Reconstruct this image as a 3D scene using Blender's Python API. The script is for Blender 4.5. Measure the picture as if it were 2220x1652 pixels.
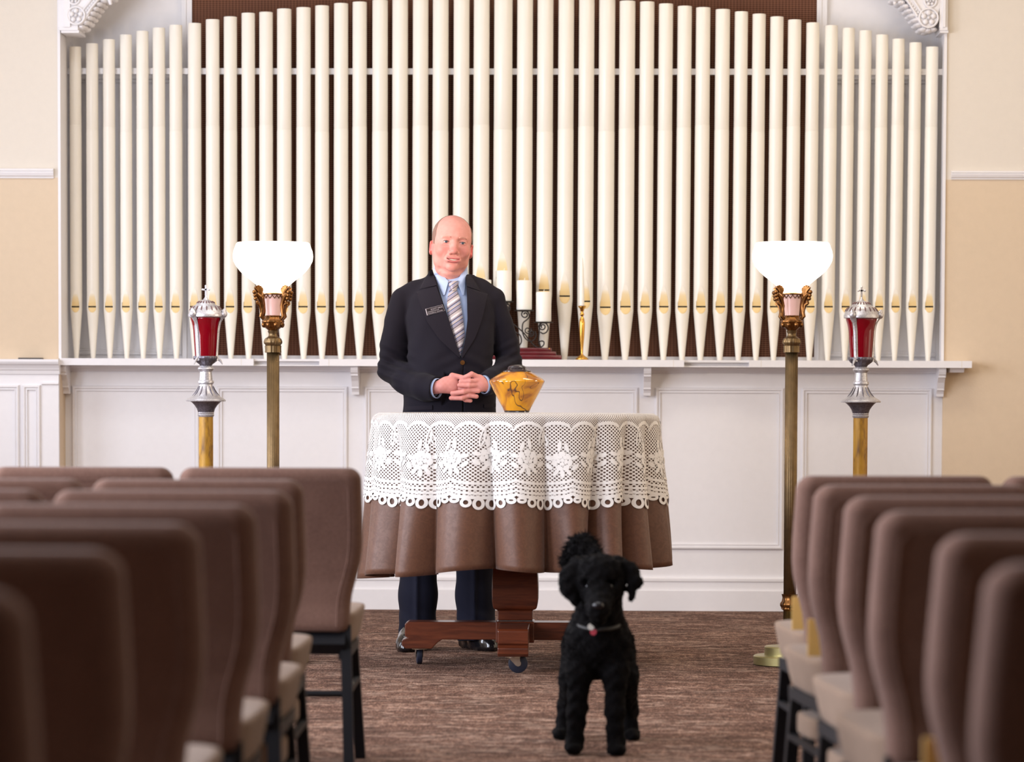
import bpy, math, random
import numpy as np
from mathutils import Vector, Matrix

# ---------------------------------------------------------------- clear
for o in list(bpy.data.objects):
    bpy.data.objects.remove(o, do_unlink=True)
scene = bpy.context.scene
COL = scene.collection
RNG = random.Random(7)
PI = math.pi

# ---------------------------------------------------------------- camera
FW, FH = 2220.0, 1652.0
FPX = 7000.0                       # focal length in pixels
CAMZ = 1.05
VPX, VPY = 1266.0, 860.0           # where the room's depth axis vanishes
PITCH = math.radians(3.0)          # camera looks slightly down, frame shifted up
ROLL = math.radians(0.19)

def cam_basis(yaw):
    R = Matrix.Rotation(yaw, 3, 'Z') @ Matrix.Rotation(PI / 2 - PITCH, 3, 'X') @ Matrix.Rotation(ROLL, 3, 'Z')
    return R
yaw = 0.0
for _ in range(60):                # yaw so that +Y vanishes at VPX
    R = cam_basis(yaw)
    d = R.transposed() @ Vector((0, 1, 0))
    x = d.x / -d.z * FPX
    yaw += ((VPX - FW / 2) - x) / FPX
R = cam_basis(yaw)
d = R.transposed() @ Vector((0, 1, 0))
PPX = FW / 2
PPY = VPY + d.y / -d.z * FPX       # principal point row
CAM_R = R
cam_data = bpy.data.cameras.new('camera')
cam = bpy.data.objects.new('camera', cam_data)
COL.objects.link(cam)
cam.location = (0, 0, CAMZ)
cam.rotation_euler = R.to_euler()
cam_data.sensor_width = 36.0
cam_data.lens = FPX * 36.0 / FW
cam_data.shift_y = (PPY - FH / 2) / FW
cam_data.clip_end = 100
cam_data.dof.use_dof = True
cam_data.dof.focus_distance = 13.3
cam_data.dof.aperture_fstop = 3.7
scene.camera = cam

def P(px, py, Y):
    """photo pixel -> world point on the vertical plane at depth Y"""
    v = CAM_R @ Vector(((px - PPX) / FPX, -(py - PPY) / FPX, -1.0))
    t = Y / v.y
    return Vector((v.x * t, Y, CAMZ + v.z * t))
def S(Y):
    return FPX / Y                 # pixels per metre at depth Y

# ---------------------------------------------------------------- light
def c8(r, g, b):
    f = lambda v: ((v / 255) / 12.92) if v / 255 <= 0.04045 else (((v / 255) + 0.055) / 1.055) ** 2.4
    return (f(r), f(g), f(b))

world = bpy.data.worlds.new('world')
scene.world = world
world.use_nodes = True
bg = world.node_tree.nodes['Background']
bg.inputs[0].default_value = (0.80, 0.86, 1.0, 1)
bg.inputs[1].default_value = 0.35

def area(name, loc, rot, sx, sy, power, color):
    l = bpy.data.lights.new(name, 'AREA')
    l.shape = 'RECTANGLE'; l.size = sx; l.size_y = sy
    l.energy = power; l.color = color
    o = bpy.data.objects.new(name, l)
    COL.objects.link(o); o.location = loc; o.rotation_euler = rot
    return o
ROOM_L, ROOM_R, ROOM_B, ROOM_H = -4.3, 4.0, -2.0, 4.3
WIN_Y = [5.0, 8.0, 11.0, 13.9]
for i, wy in enumerate(WIN_Y):      # daylight entering the tall windows of the left wall
    area('window_daylight', (ROOM_L - 0.02, wy, 1.95), (0, -PI / 2, 0), 2.3, 1.3, [215, 235, 145, 40][i], (0.82, 0.87, 1.0))
for wy in (9.5, 12.6):              # weaker, warmer daylight from the right wall's windows
    area('window_daylight', (ROOM_R + 0.02, wy, 1.95), (0, PI / 2, 0), 2.3, 1.3, 18, (1.0, 0.84, 0.60))
# recessed ceiling panels over the platform
area('ceiling_panel_light', (-2.3, 13.4, ROOM_H - 0.06), (math.radians(14), 0, 0), 1.6, 0.9, 17, (0.80, 0.89, 1.0))
area('ceiling_panel_light', (1.2, 13.4, ROOM_H - 0.06), (math.radians(14), 0, 0), 1.6, 0.9, 32, (1.0, 0.90, 0.74))
area('ceiling_panel_light', (0.0, 10.2, ROOM_H - 0.06), (math.radians(24), 0, 0), 1.6, 0.9, 36, (0.94, 0.96, 1.0))

scene.view_settings.view_transform = 'Standard'
scene.view_settings.look = 'None'
scene.view_settings.exposure = 0.22
scene.view_settings.gamma = 1.0
scene.view_settings.use_curve_mapping = False
scene.cycles.use_denoising = True
scene.cycles.max_bounces = 7
scene.cycles.caustics_reflective = False
scene.cycles.caustics_refractive = False

# ---------------------------------------------------------------- materials
def new_mat(name):
    m = bpy.data.materials.new(name); m.use_nodes = True
    nt = m.node_tree
    b = nt.nodes['Principled BSDF']
    return m, nt, b
def N(nt, typ, **kw):
    n = nt.nodes.new(typ)
    for k, v in kw.items():
        setattr(n, k, v)
    return n
def coords(nt, kind='Object', scale=(1, 1, 1)):
    tc = N(nt, 'ShaderNodeTexCoord'); mp = N(nt, 'ShaderNodeMapping')
    nt.links.new(tc.outputs[kind], mp.inputs[0]); mp.inputs['Scale'].default_value = scale
    return mp.outputs[0]
def ramp(nt, fac, stops, interp='LINEAR'):
    r = N(nt, 'ShaderNodeValToRGB'); r.color_ramp.interpolation = interp
    e = r.color_ramp.elements
    while len(e) < len(stops): e.new(0.5)
    for i, (p, c) in enumerate(stops):
        e[i].position = p; e[i].color = (c[0], c[1], c[2], 1)
    nt.links.new(fac, r.inputs[0]); return r.outputs[0]
def noise(nt, vec, scale, detail=3, rough=0.5, dist=0.0):
    n = N(nt, 'ShaderNodeTexNoise')
    nt.links.new(vec, n.inputs['Vector'])
    n.inputs['Scale'].default_value = scale; n.inputs['Detail'].default_value = detail
    n.inputs['Roughness'].default_value = rough; n.inputs['Distortion'].default_value = dist
    return n.outputs[0]
def bump(nt, b, h, strength, dist=0.002):
    bp = N(nt, 'ShaderNodeBump'); bp.inputs['Strength'].default_value = strength
    bp.inputs['Distance'].default_value = dist
    nt.links.new(h, bp.inputs['Height']); nt.links.new(bp.outputs[0], b.inputs['Normal'])

def simple(name, color, rough=0.5, metal=0.0, spec=0.5, var=0.0, nscale=30, bmp=0.0, bscale=200, bdist=0.001, sheen=0, coat=0):
    m, nt, b = new_mat(name)
    b.inputs['Roughness'].default_value = rough; b.inputs['Metallic'].default_value = metal
    b.inputs['Specular IOR Level'].default_value = spec
    b.inputs['Sheen Weight'].default_value = sheen
    b.inputs['Coat Weight'].default_value = coat
    v = coords(nt)
    lo = [max(0, c * (1 - var)) for c in color]; hi = [min(1, c * (1 + var)) for c in color]
    nt.links.new(ramp(nt, noise(nt, v, nscale), [(0.3, lo), (0.7, hi)]), b.inputs['Base Color'])
    if bmp:
        bump(nt, b, noise(nt, v, bscale, 2), bmp, bdist)
    return m

M = {}
M['white_paint'] = simple('white_paint', c8(231, 228, 229), 0.45, var=0.01, bmp=0.05, bscale=90)
M['pipe'] = simple('pipe_cream', c8(239, 233, 221), 0.30, var=0.015, nscale=8, spec=0.4)
M['wall_upper'] = simple('wall_upper', c8(221, 212, 199), 0.8, var=0.01, bmp=0.25, bscale=120, bdist=0.002)
M['wall_lower'] = simple('wall_lower', c8(215, 194, 167), 0.8, var=0.015, bmp=0.25, bscale=120, bdist=0.002)
M['ceiling'] = simple('ceiling_paint', c8(232, 228, 220), 0.9, var=0.01)
M['black'] = simple('slot_black', (0.004, 0.003, 0.003), 0.9)
M['navy'] = simple('navy_wool', c8(21, 17, 27), 0.85, var=0.18, nscale=900, spec=0.2, bmp=0.15, bscale=1500, bdist=0.0005, sheen=0.03)
M['navy2'] = simple('navy_lapel', c8(23, 18, 28), 0.82, var=0.15, nscale=900, spec=0.2, bmp=0.15, bscale=1500, bdist=0.0005, sheen=0.04)
M['trouser'] = simple('navy_trouser', c8(20, 21, 36), 0.85, var=0.15, nscale=900, spec=0.2, sheen=0.03)
M['shirt'] = simple('blue_shirt', c8(168, 186, 222), 0.75, var=0.03, nscale=600)
M['shoe'] = simple('black_leather', (0.008, 0.007, 0.008), 0.18, coat=0.4)
M['wood'] = None
M['gold'] = simple('polished_brass', c8(222, 168, 80), 0.18, 1.0, var=0.05, nscale=12)
M['brass_dull'] = simple('aged_brass', c8(114, 93, 64), 0.42, 0.9, var=0.2, nscale=25)
M['bronze'] = simple('dark_bronze', c8(122, 82, 44), 0.33, 0.95, var=0.35, nscale=60)
M['brass_base'] = simple('satin_brass', c8(170, 160, 110), 0.35, 0.9, var=0.08, nscale=20)
M['iron'] = simple('black_iron', c8(52, 46, 44), 0.5, 0.6)
M['wax'] = simple('ivory_wax', c8(246, 242, 232), 0.4, var=0.01)
M['wax'].node_tree.nodes['Principled BSDF'].inputs['Subsurface Weight'].default_value = 0.15
M['wick'] = simple('wick', c8(236, 232, 220), 0.8)
M['burgundy'] = simple('burgundy_lacquer', c8(92, 22, 30), 0.2, var=0.2, nscale=20, coat=0.5)
M['chair_frame'] = simple('black_powder_coat', (0.007, 0.007, 0.009), 0.5, spec=0.25)
M['skin_hair'] = simple('short_brown_hair', c8(128, 98, 86), 0.8, var=0.25, nscale=500)
M['brow'] = simple('sparse_brow', c8(196, 138, 124), 0.8, var=0.15, nscale=400)
M['lash'] = simple('lash', c8(96, 62, 56), 0.8)
M['tooth'] = simple('tooth', c8(232, 222, 208), 0.25)
M['eye_white'] = simple('eye_white', c8(190, 172, 168), 0.15)
M['iris'] = simple('iris', c8(62, 68, 78), 0.1)
M['tag_black'] = simple('tag_black', c8(40, 32, 34), 0.3)
M['tag_silver'] = simple('tag_silver', c8(214, 204, 210), 0.3, 0.4)
M['dog'] = simple('black_fur', (0.0036, 0.0030, 0.0033), 0.95, var=0.4, nscale=60, spec=0.12)
M['dog_nose'] = simple('dog_nose', (0.006, 0.006, 0.008), 0.25)
M['steel'] = simple('brushed_steel', c8(196, 190, 178), 0.3, 0.9, var=0.1)
M['blue_rubber'] = simple('blue_rubber', c8(22, 28, 46), 0.5, var=0.1)
M['dark_rubber'] = simple('dark_rubber', c8(30, 28, 26), 0.6)
M['red_tag'] = simple('red_tag', c8(150, 20, 40), 0.35)
M['slab'] = simple('slab_yellow', c8(240, 196, 112), 0.7, var=0.05, nscale=14)
M['urn_dark'] = simple('urn_dark_glaze', c8(46, 36, 38), 0.22, var=0.35, nscale=70, coat=0.3)
M['booklet'] = simple('dark_booklet', c8(70, 62, 58), 0.6)

M['back_bounce_dark'] = simple('bounce_damping_dark', c8(70, 52, 46), 0.95, var=0.1)  # unseen back wall made dark to cut bounce light on the chair backs
def mat_wood():
    m, nt, b = new_mat('red_mahogany')
    v = coords(nt, 'Object', (1, 1, 9))
    w = noise(nt, v, 6, 5, 0.6, 0.6)
    nt.links.new(ramp(nt, w, [(0.3, c8(66, 29, 17)), (0.55, c8(98, 47, 27)), (0.75, c8(112, 57, 34))]), b.inputs['Base Color'])
    b.inputs['Roughness'].default_value = 0.28; b.inputs['Coat Weight'].default_value = 0.2
    return m
M['wood'] = mat_wood()

def mat_carpet():
    m, nt, b = new_mat('brown_carpet')
    v1 = coords(nt, 'Object', (4.0, 5.0, 1)); v2 = coords(nt, 'Object', (150, 38, 1)); v3 = coords(nt, 'Object', (44, 15, 1))
    a = noise(nt, v1, 1.0, 3, 0.6); f = noise(nt, v2, 1.0, 2, 0.6); g = noise(nt, v3, 1.0, 3, 0.65)
    mx = N(nt, 'ShaderNodeMath', operation='MULTIPLY_ADD'); nt.links.new(f, mx.inputs[0]); mx.inputs[1].default_value = 0.9
    am = N(nt, 'ShaderNodeMath', operation='MULTIPLY_ADD'); nt.links.new(a, am.inputs[0]); am.inputs[1].default_value = 0.6; am.inputs[2].default_value = 0.2; nt.links.new(am.outputs[0], mx.inputs[2])
    mx2 = N(nt, 'ShaderNodeMath', operation='MULTIPLY_ADD'); nt.links.new(g, mx2.inputs[0]); mx2.inputs[1].default_value = 0.8
    nt.links.new(mx.outputs[0], mx2.inputs[2])
    sc = N(nt, 'ShaderNodeMapRange'); nt.links.new(mx2.outputs[0], sc.inputs[0])
    sc.inputs[1].default_value = 0.95; sc.inputs[2].default_value = 1.75
    col = ramp(nt, sc.outputs[0], [(0.05, c8(46, 31, 26)), (0.38, c8(84, 61, 51)), (0.6, c8(112, 84, 71)), (0.95, c8(176, 140, 120))])
    v4 = coords(nt, 'Object', (2.6, 9.0, 1)); rn = noise(nt, v4, 1.0, 3, 0.55, 0.4)
    sb = N(nt, 'ShaderNodeMath', operation='SUBTRACT'); nt.links.new(rn, sb.inputs[0]); sb.inputs[1].default_value = 0.5
    ab = N(nt, 'ShaderNodeMath', operation='ABSOLUTE'); nt.links.new(sb.outputs[0], ab.inputs[0])
    fac = ramp(nt, ab.outputs[0], [(0.0, (0.55,) * 3), (0.035, (0, 0, 0))])
    fm = N(nt, 'ShaderNodeMath', operation='MULTIPLY'); nt.links.new(fac, fm.inputs[0]); nt.links.new(g, fm.inputs[1])
    mxc = N(nt, 'ShaderNodeMix', data_type='RGBA'); nt.links.new(fm.outputs[0], mxc.inputs[0]); nt.links.new(col, mxc.inputs[6]); mxc.inputs[7].default_value = (*c8(226, 196, 176), 1)
    nt.links.new(mxc.outputs[2], b.inputs['Base Color'])
    b.inputs['Roughness'].default_value = 0.95; b.inputs['Specular IOR Level'].default_value = 0.1
    bump(nt, b, f, 0.8, 0.006)
    return m
M['carpet'] = mat_carpet()

def mat_grille():
    m, nt, b = new_mat('brown_grille_cloth')
    tc = N(nt, 'ShaderNodeTexCoord')
    sep = N(nt, 'ShaderNodeSeparateXYZ'); nt.links.new(tc.outputs['Object'], sep.inputs[0])
    def sn(out, k):
        mu = N(nt, 'ShaderNodeMath', operation='MULTIPLY'); nt.links.new(out, mu.inputs[0]); mu.inputs[1].default_value = k
        si = N(nt, 'ShaderNodeMath', operation='SINE'); nt.links.new(mu.outputs[0], si.inputs[0]); return si.outputs[0]
    a = sn(sep.outputs[0], 2 * PI / 0.016); c = sn(sep.outputs[2], 2 * PI / 0.010)
    ad = N(nt, 'ShaderNodeMath', operation='MULTIPLY_ADD'); nt.links.new(a, ad.inputs[0]); ad.inputs[1].default_value = 0.5; nt.links.new(c, ad.inputs[2])
    mr = N(nt, 'ShaderNodeMapRange'); nt.links.new(ad.outputs[0], mr.inputs[0]); mr.inputs[1].default_value = -1.5; mr.inputs[2].default_value = 1.5
    nt.links.new(ramp(nt, mr.outputs[0], [(0.1, c8(66, 42, 32)), (0.5, c8(104, 70, 54)), (0.9, c8(122, 84, 66))]), b.inputs['Base Color'])
    b.inputs['Roughness'].default_value = 0.9; b.inputs['Specular IOR Level'].default_value = 0.1
    return m
M['grille'] = mat_grille()

def mat_fabric(name, c1, c2, sc=420):
    m, nt, b = new_mat(name)
    v = coords(nt)
    a = noise(nt, v, sc, 2, 0.6); g = noise(nt, v, 5, 2)
    mx = N(nt, 'ShaderNodeMath', operation='MULTIPLY_ADD'); nt.links.new(g, mx.inputs[0]); mx.inputs[1].default_value = 0.35; nt.links.new(a, mx.inputs[2])
    nt.links.new(ramp(nt, mx.outputs[0], [(0.45, c1), (0.9, c2)]), b.inputs['Base Color'])
    b.inputs['Roughness'].default_value = 0.9; b.inputs['Sheen Weight'].default_value = 0.12
    b.inputs['Specular IOR Level'].default_value = 0.15
    bump(nt, b, a, 0.3, 0.0008)
    return m
M['chair'] = mat_fabric('mauve_brown_upholstery', c8(88, 63, 54), c8(132, 101, 88))
M['seat'] = mat_fabric('taupe_seat_fabric', c8(112, 92, 77), c8(150, 125, 105))

def mat_satin():
    m, nt, b = new_mat('brown_damask')
    v = coords(nt)
    a = noise(nt, v, 45, 3, 0.6, 1.5)
    nt.links.new(ramp(nt, a, [(0.40, c8(92, 58, 40)), (0.60, c8(102, 66, 46))]), b.inputs['Base Color'])
    nt.links.new(ramp(nt, a, [(0.42, (0.52,) * 3), (0.58, (0.46,) * 3)]), b.inputs['Roughness'])
    b.inputs['Sheen Weight'].default_value = 0.15
    return m
M['satin'] = mat_satin()

def mat_net(name, pitch, thr):
    """white knitted net: transparent holes on a diagonal lattice (uv in metres)"""
    m, nt, b = new_mat(name)
    b.inputs['Base Color'].default_value = (*c8(238, 232, 226), 1); b.inputs['Roughness'].default_value = 0.9
    uv = N(nt, 'ShaderNodeUVMap'); sep = N(nt, 'ShaderNodeSeparateXYZ'); nt.links.new(uv.outputs[0], sep.inputs[0])
    def co(out, p):
        mu = N(nt, 'ShaderNodeMath', operation='MULTIPLY'); nt.links.new(out, mu.inputs[0]); mu.inputs[1].default_value = 2 * PI / p
        si = N(nt, 'ShaderNodeMath', operation='COSINE'); nt.links.new(mu.outputs[0], si.inputs[0]); return si.outputs[0]
    pr = N(nt, 'ShaderNodeMath', operation='MULTIPLY')
    nt.links.new(co(sep.outputs[0], pitch * 1.25), pr.inputs[0]); nt.links.new(co(sep.outputs[1], pitch), pr.inputs[1])
    gt = N(nt, 'ShaderNodeMath', operation='GREATER_THAN'); nt.links.new(pr.outputs[0], gt.inputs[0]); gt.inputs[1].default_value = thr
    tr = N(nt, 'ShaderNodeBsdfTransparent'); mix = N(nt, 'ShaderNodeMixShader')
    nt.links.new(gt.outputs[0], mix.inputs[0]); nt.links.new(b.outputs[0], mix.inputs[1]); nt.links.new(tr.outputs[0], mix.inputs[2])
    nt.links.new(mix.outputs[0], nt.nodes['Material Output'].inputs[0])
    return m
M['net_fine'] = mat_net('fine_knit_net', 0.0090, 0.05)
M['net'] = mat_net('open_knit_net', 0.0135, 0.18)
M['lace'] = simple('white_lace_thread', c8(240, 236, 231), 0.9, var=0.02, nscale=300, bmp=0.3, bscale=500)

def mat_urn():
    m, nt, b = new_mat('amber_swirl_glass')
    v = coords(nt, 'Object', (1, 1, 0.7)); nt.nodes[-1].inputs['Location'].default_value = (.31, .17, .42)
    n1 = noise(nt, v, 9, 3, 0.5, 2.2)
    wv = N(nt, 'ShaderNodeTexNoise'); nt.links.new(v, wv.inputs['Vector'])
    wv.inputs['Scale'].default_value = 8.5; wv.inputs['Detail'].default_value = 1.0; wv.inputs['Distortion'].default_value = 1.6
    ab = N(nt, 'ShaderNodeMath', operation='SUBTRACT'); nt.links.new(wv.outputs[0], ab.inputs[0]); ab.inputs[1].default_value = 0.52
    aa = N(nt, 'ShaderNodeMath', operation='ABSOLUTE'); nt.links.new(ab.outputs[0], aa.inputs[0])
    base = ramp(nt, n1, [(0.32, c8(140, 76, 14)), (0.48, c8(200, 130, 6)), (0.68, c8(220, 156, 8))])
    mx = N(nt, 'ShaderNodeMix', data_type='RGBA')
    fac = ramp(nt, aa.outputs[0], [(0.004, (1, 1, 1)), (0.016, (0, 0, 0))])
    nt.links.new(fac, mx.inputs[0]); nt.links.new(base, mx.inputs[6]); mx.inputs[7].default_value = (*c8(78, 40, 16), 1)
    nt.links.new(mx.outputs[2], b.inputs['Base Color'])
    b.inputs['Roughness'].default_value = 0.12; b.inputs['Coat Weight'].default_value = 0.6
    return m
M['urn'] = mat_urn()

def mat_silver():
    m, nt, b = new_mat('tarnished_silver')
    v = coords(nt)
    a = noise(nt, v, 240, 2, 0.6, 0.8)
    nt.links.new(ramp(nt, a, [(0.25, c8(150, 146, 150)), (0.5, c8(196, 193, 196)), (0.75, c8(214, 211, 212))]), b.inputs['Base Color'])
    b.inputs['Metallic'].default_value = 0.6; b.inputs['Roughness'].default_value = 0.34
    bump(nt, b, a, 0.3, 0.0015)
    return m
M['silver'] = mat_silver()
M['silver_dark'] = simple('silver_dark', c8(112, 107, 116), 0.35, 0.7, var=0.3, nscale=120)
M['slot_dark'] = simple('vent_dark', c8(104, 76, 76), 0.7)

def mat_ruby():
    m, nt, b = new_mat('ruby_glass')
    b.inputs['Base Color'].default_value = (*c8(158, 2, 28), 1)
    b.inputs['Roughness'].default_value = 0.06
    b.inputs['Transmission Weight'].default_value = 0.45
    b.inputs['IOR'].default_value = 1.45
    return m
M['ruby'] = mat_ruby()

def mat_pole():
    m, nt, b = new_mat('mottled_golden_pole')
    v = coords(nt, 'Object', (1, 1, 0.4))
    a = noise(nt, v, 22, 4, 0.65, 0.4)
    nt.links.new(ramp(nt, a, [(0.3, c8(104, 68, 24)), (0.48, c8(172, 126, 36)), (0.7, c8(190, 144, 46))]), b.inputs['Base Color'])
    b.inputs['Roughness'].default_value = 0.45; b.inputs['Metallic'].default_value = 0.1
    return m
M['pole'] = mat_pole()

def mat_glow(name, color, strength, base):
    m, nt, b = new_mat(name)
    b.inputs['Base Color'].default_value = (*base, 1)
    b.inputs['Emission Color'].default_value = (*color, 1); b.inputs['Emission Strength'].default_value = strength
    b.inputs['Roughness'].default_value = 0.3
    return m
M['shade'] = mat_glow('lit_opal_glass', (1.0, 0.91, 0.76), 2.3, c8(250, 244, 232))
M['shade_low'] = mat_glow('lit_pink_glass', (1.0, 0.62, 0.50), 0.16, c8(206, 164, 156))

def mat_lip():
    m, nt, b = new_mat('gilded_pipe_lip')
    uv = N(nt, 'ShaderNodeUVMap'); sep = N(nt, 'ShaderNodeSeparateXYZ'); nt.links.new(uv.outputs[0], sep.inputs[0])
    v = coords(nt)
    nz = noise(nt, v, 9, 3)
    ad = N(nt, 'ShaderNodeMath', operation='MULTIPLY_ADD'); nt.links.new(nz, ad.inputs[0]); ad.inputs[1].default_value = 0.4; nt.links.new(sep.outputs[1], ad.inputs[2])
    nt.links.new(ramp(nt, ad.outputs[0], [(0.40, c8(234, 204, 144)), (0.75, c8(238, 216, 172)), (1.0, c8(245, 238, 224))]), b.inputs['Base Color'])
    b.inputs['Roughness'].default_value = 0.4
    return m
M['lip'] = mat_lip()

def mat_skin():
    m, nt, b = new_mat('skin')
    at = N(nt, 'ShaderNodeVertexColor'); at.layer_name = 'Col'
    v = coords(nt); nz = noise(nt, v, 60, 3)
    mx = N(nt, 'ShaderNodeMix', data_type='RGBA', blend_type='MULTIPLY'); mx.inputs[0].default_value = 1.0
    nt.links.new(at.outputs[0], mx.inputs[6]); nt.links.new(ramp(nt, nz, [(0.35, (0.93, 0.9, 0.9)), (0.65, (1, 1, 1))]), mx.inputs[7])
    nt.links.new(mx.outputs[2], b.inputs['Base Color'])
    b.inputs['Roughness'].default_value = 0.55
    b.inputs['Subsurface Weight'].default_value = 0.12; b.inputs['Subsurface Radius'].default_value = (0.02, 0.008, 0.005)
    b.inputs['Subsurface Scale'].default_value = 0.3
    return m
M['skin'] = mat_skin()

def mat_tie():
    m, nt, b = new_mat('striped_tie')
    uv = N(nt, 'ShaderNodeUVMap'); sep = N(nt, 'ShaderNodeSeparateXYZ'); nt.links.new(uv.outputs[0], sep.inputs[0])
    fr = N(nt, 'ShaderNodeMath', operation='FRACT'); mu = N(nt, 'ShaderNodeMath', operation='MULTIPLY')
    ad = N(nt, 'ShaderNodeMath', operation='MULTIPLY_ADD')
    nt.links.new(sep.outputs[0], ad.inputs[0]); ad.inputs[1].default_value = -0.72; nt.links.new(sep.outputs[1], ad.inputs[2])
    nt.links.new(ad.outputs[0], mu.inputs[0]); mu.inputs[1].default_value = 1 / 0.066; nt.links.new(mu.outputs[0], fr.inputs[0])
    W, G, D, B_, T = c8(206, 200, 204), c8(146, 136, 150), c8(70, 57, 70), c8(126, 138, 178), c8(172, 161, 163)
    nt.links.new(ramp(nt, fr.outputs[0], [(0, W), (0.14, T), (0.30, D), (0.36, G), (0.52, B_), (0.57, D), (0.62, T), (0.78, B_), (0.83, D), (0.9, G)], 'CONSTANT'), b.inputs['Base Color'])
    b.inputs['Roughness'].default_value = 0.42; b.inputs['Sheen Weight'].default_value = 0.2
    return m
M['tie'] = mat_tie()

# ---------------------------------------------------------------- object helpers
def rootloc(o):
    v = Vector((0, 0, 0))
    while o is not None:
        v += Vector(o.location); o = o.parent
    return v
def tag(o, label=None, cat=None, group=None, kind=None):
    if label: o['label'] = label
    if cat: o['category'] = cat
    if group: o['group'] = group
    if kind: o['kind'] = kind
    return o
def thing(name, loc, label, cat, group=None, rz=0):
    o = bpy.data.objects.new(name, None)
    o.empty_display_size = 0.1
    COL.objects.link(o); o.location = loc; o.rotation_euler = (0, 0, rz)
    return tag(o, label, cat, group)
def link_mesh(name, me, mat, parent=None, smooth=True):
    if mat is not None and not me.materials: me.materials.append(mat)
    if smooth:
        me.shade_smooth()
    o = bpy.data.objects.new(name, me); COL.objects.link(o); o.parent = parent
    return o
def mk(name, verts, faces, mat, parent=None, smooth=True, uv=None, local=False, loc=None):
    off = Vector((0, 0, 0)) if local else rootloc(parent)
    if loc is not None: off = Vector(loc)
    vs = [(v[0] - off[0], v[1] - off[1], v[2] - off[2]) for v in verts]
    me = bpy.data.meshes.new(name)
    me.from_pydata(vs, [], faces); me.validate(clean_customdata=False)
    if uv is not None:
        l = me.uv_layers.new(name='UVMap')
        for lp in me.loops: l.data[lp.index].uv = uv[lp.vertex_index]
    o = link_mesh(name, me, mat, parent, smooth)
    if loc is not None: o.location = loc
    return o
def sharp(o, ang=35):
    o.data.set_sharp_from_angle(angle=math.radians(ang)); return o

class MB:
    def __init__(s): s.v = []; s.f = []
    def add(s, v, f):
        b = len(s.v); s.v += [tuple(p) for p in v]; s.f += [tuple(i + b for i in q) for q in f]; return s
    def box(s, x0, x1, y0, y1, z0, z1):
        return s.add([(x0, y0, z0), (x1, y0, z0), (x1, y1, z0), (x0, y1, z0), (x0, y0, z1), (x1, y0, z1), (x1, y1, z1), (x0, y1, z1)],
                     [(0, 3, 2, 1), (4, 5, 6, 7), (0, 1, 5, 4), (1, 2, 6, 5), (2, 3, 7, 6), (3, 0, 4, 7)])
    def rings(s, rings, cap=True, closed=True):
        n = len(rings[0]); b = len(s.v)
        for r in rings: s.v += [tuple(p) for p in r]
        for i in range(len(rings) - 1):
            for j in range(n if closed else n - 1):
                k = (j + 1) % n
                s.f.append((b + i * n + j, b + i * n + k, b + (i + 1) * n + k, b + (i + 1) * n + j))
        if cap:
            s.f.append(tuple(b + j for j in range(n))[::-1])
            s.f.append(tuple(b + (len(rings) - 1) * n + j for j in range(n)))
        return s
    def lathe(s, prof, c=(0, 0), n=32, mod=None, cap=True):
        """prof: (r,z) bottom to top"""
        rs = []
        for r, z in prof:
            ring = []
            for j in range(n):
                a = 2 * PI * j / n
                rr = r * (mod(a, z) if mod else 1)
                ring.append((c[0] + rr * math.cos(a), c[1] + rr * math.sin(a), z))
            rs.append(ring)
        return s.rings(rs, cap)
    def tube(s, path, rad, n=8, cap=True):
        path = [Vector(p) for p in path]
        if not hasattr(rad, '__len__'): rad = [rad] * len(path)
        rs = []; up = None
        for i, p in enumerate(path):
            t = (path[min(i + 1, len(path) - 1)] - path[max(i - 1, 0)]).normalized()
            if up is None:
                up = Vector((0, 0, 1)) if abs(t.z) < 0.9 else Vector((0, 1, 0))
            u = up - t * up.dot(t)
            if u.length < 1e-4: u = t.orthogonal()
            u.normalize(); w = t.cross(u); up = u
            rs.append([p + (u * math.cos(2 * PI * j / n) + w * math.sin(2 * PI * j / n)) * rad[i] for j in range(n)])
        return s.rings(rs, cap)
    def ball(s, c, r, n=10, m=7):
        if not hasattr(r, '__len__'): r = (r, r, r)
        rs = []
        for i in range(m + 1):
            a = -PI / 2 + PI * i / m; ca = max(math.cos(a), 0.02)
            rs.append([(c[0] + r[0] * ca * math.cos(2 * PI * j / n), c[1] + r[1] * ca * math.sin(2 * PI * j / n), c[2] + r[2] * math.sin(a)) for j in range(n)])
        return s.rings(rs)
    def prism(s, poly, y0, y1):
        """poly in (x,z), extruded along y"""
        n = len(poly)
        v = [(x, y0, z) for x, z in poly] + [(x, y1, z) for x, z in poly]
        f = [tuple(range(n)), tuple(range(2 * n - 1, n - 1, -1))]
        f += [(i, i + n, (i + 1) % n + n, (i + 1) % n) for i in range(n)]
        return s.add(v, f)
    def profile_x(s, prof, x0, x1):
        """closed profile in (y,z) swept along x"""
        n = len(prof)
        v = [(x0, y, z) for y, z in prof] + [(x1, y, z) for y, z in prof]
        f = [tuple(range(n)), tuple(range(2 * n - 1, n - 1, -1))]
        f += [(i, i + n, (i + 1) % n + n, (i + 1) % n) for i in range(n)]
        return s.add(v, f)
    def build(s, name, mat, parent=None, smooth=True, ang=40, **kw):
        o = mk(name, s.v, s.f, mat, parent, smooth, **kw)
        fix_normals(o)
        if smooth and ang: sharp(o, ang)
        return o
import bmesh
def fix_normals(o):
    bm = bmesh.new(); bm.from_mesh(o.data); bmesh.ops.recalc_face_normals(bm, faces=bm.faces[:]); bm.to_mesh(o.data); bm.free()
def bevel(o, w, seg=2):
    bm = bmesh.new(); bm.from_mesh(o.data)
    bmesh.ops.bevel(bm, geom=bm.edges[:], offset=w, segments=seg, affect='EDGES', profile=0.5)
    bm.to_mesh(o.data); bm.free(); return o
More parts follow.
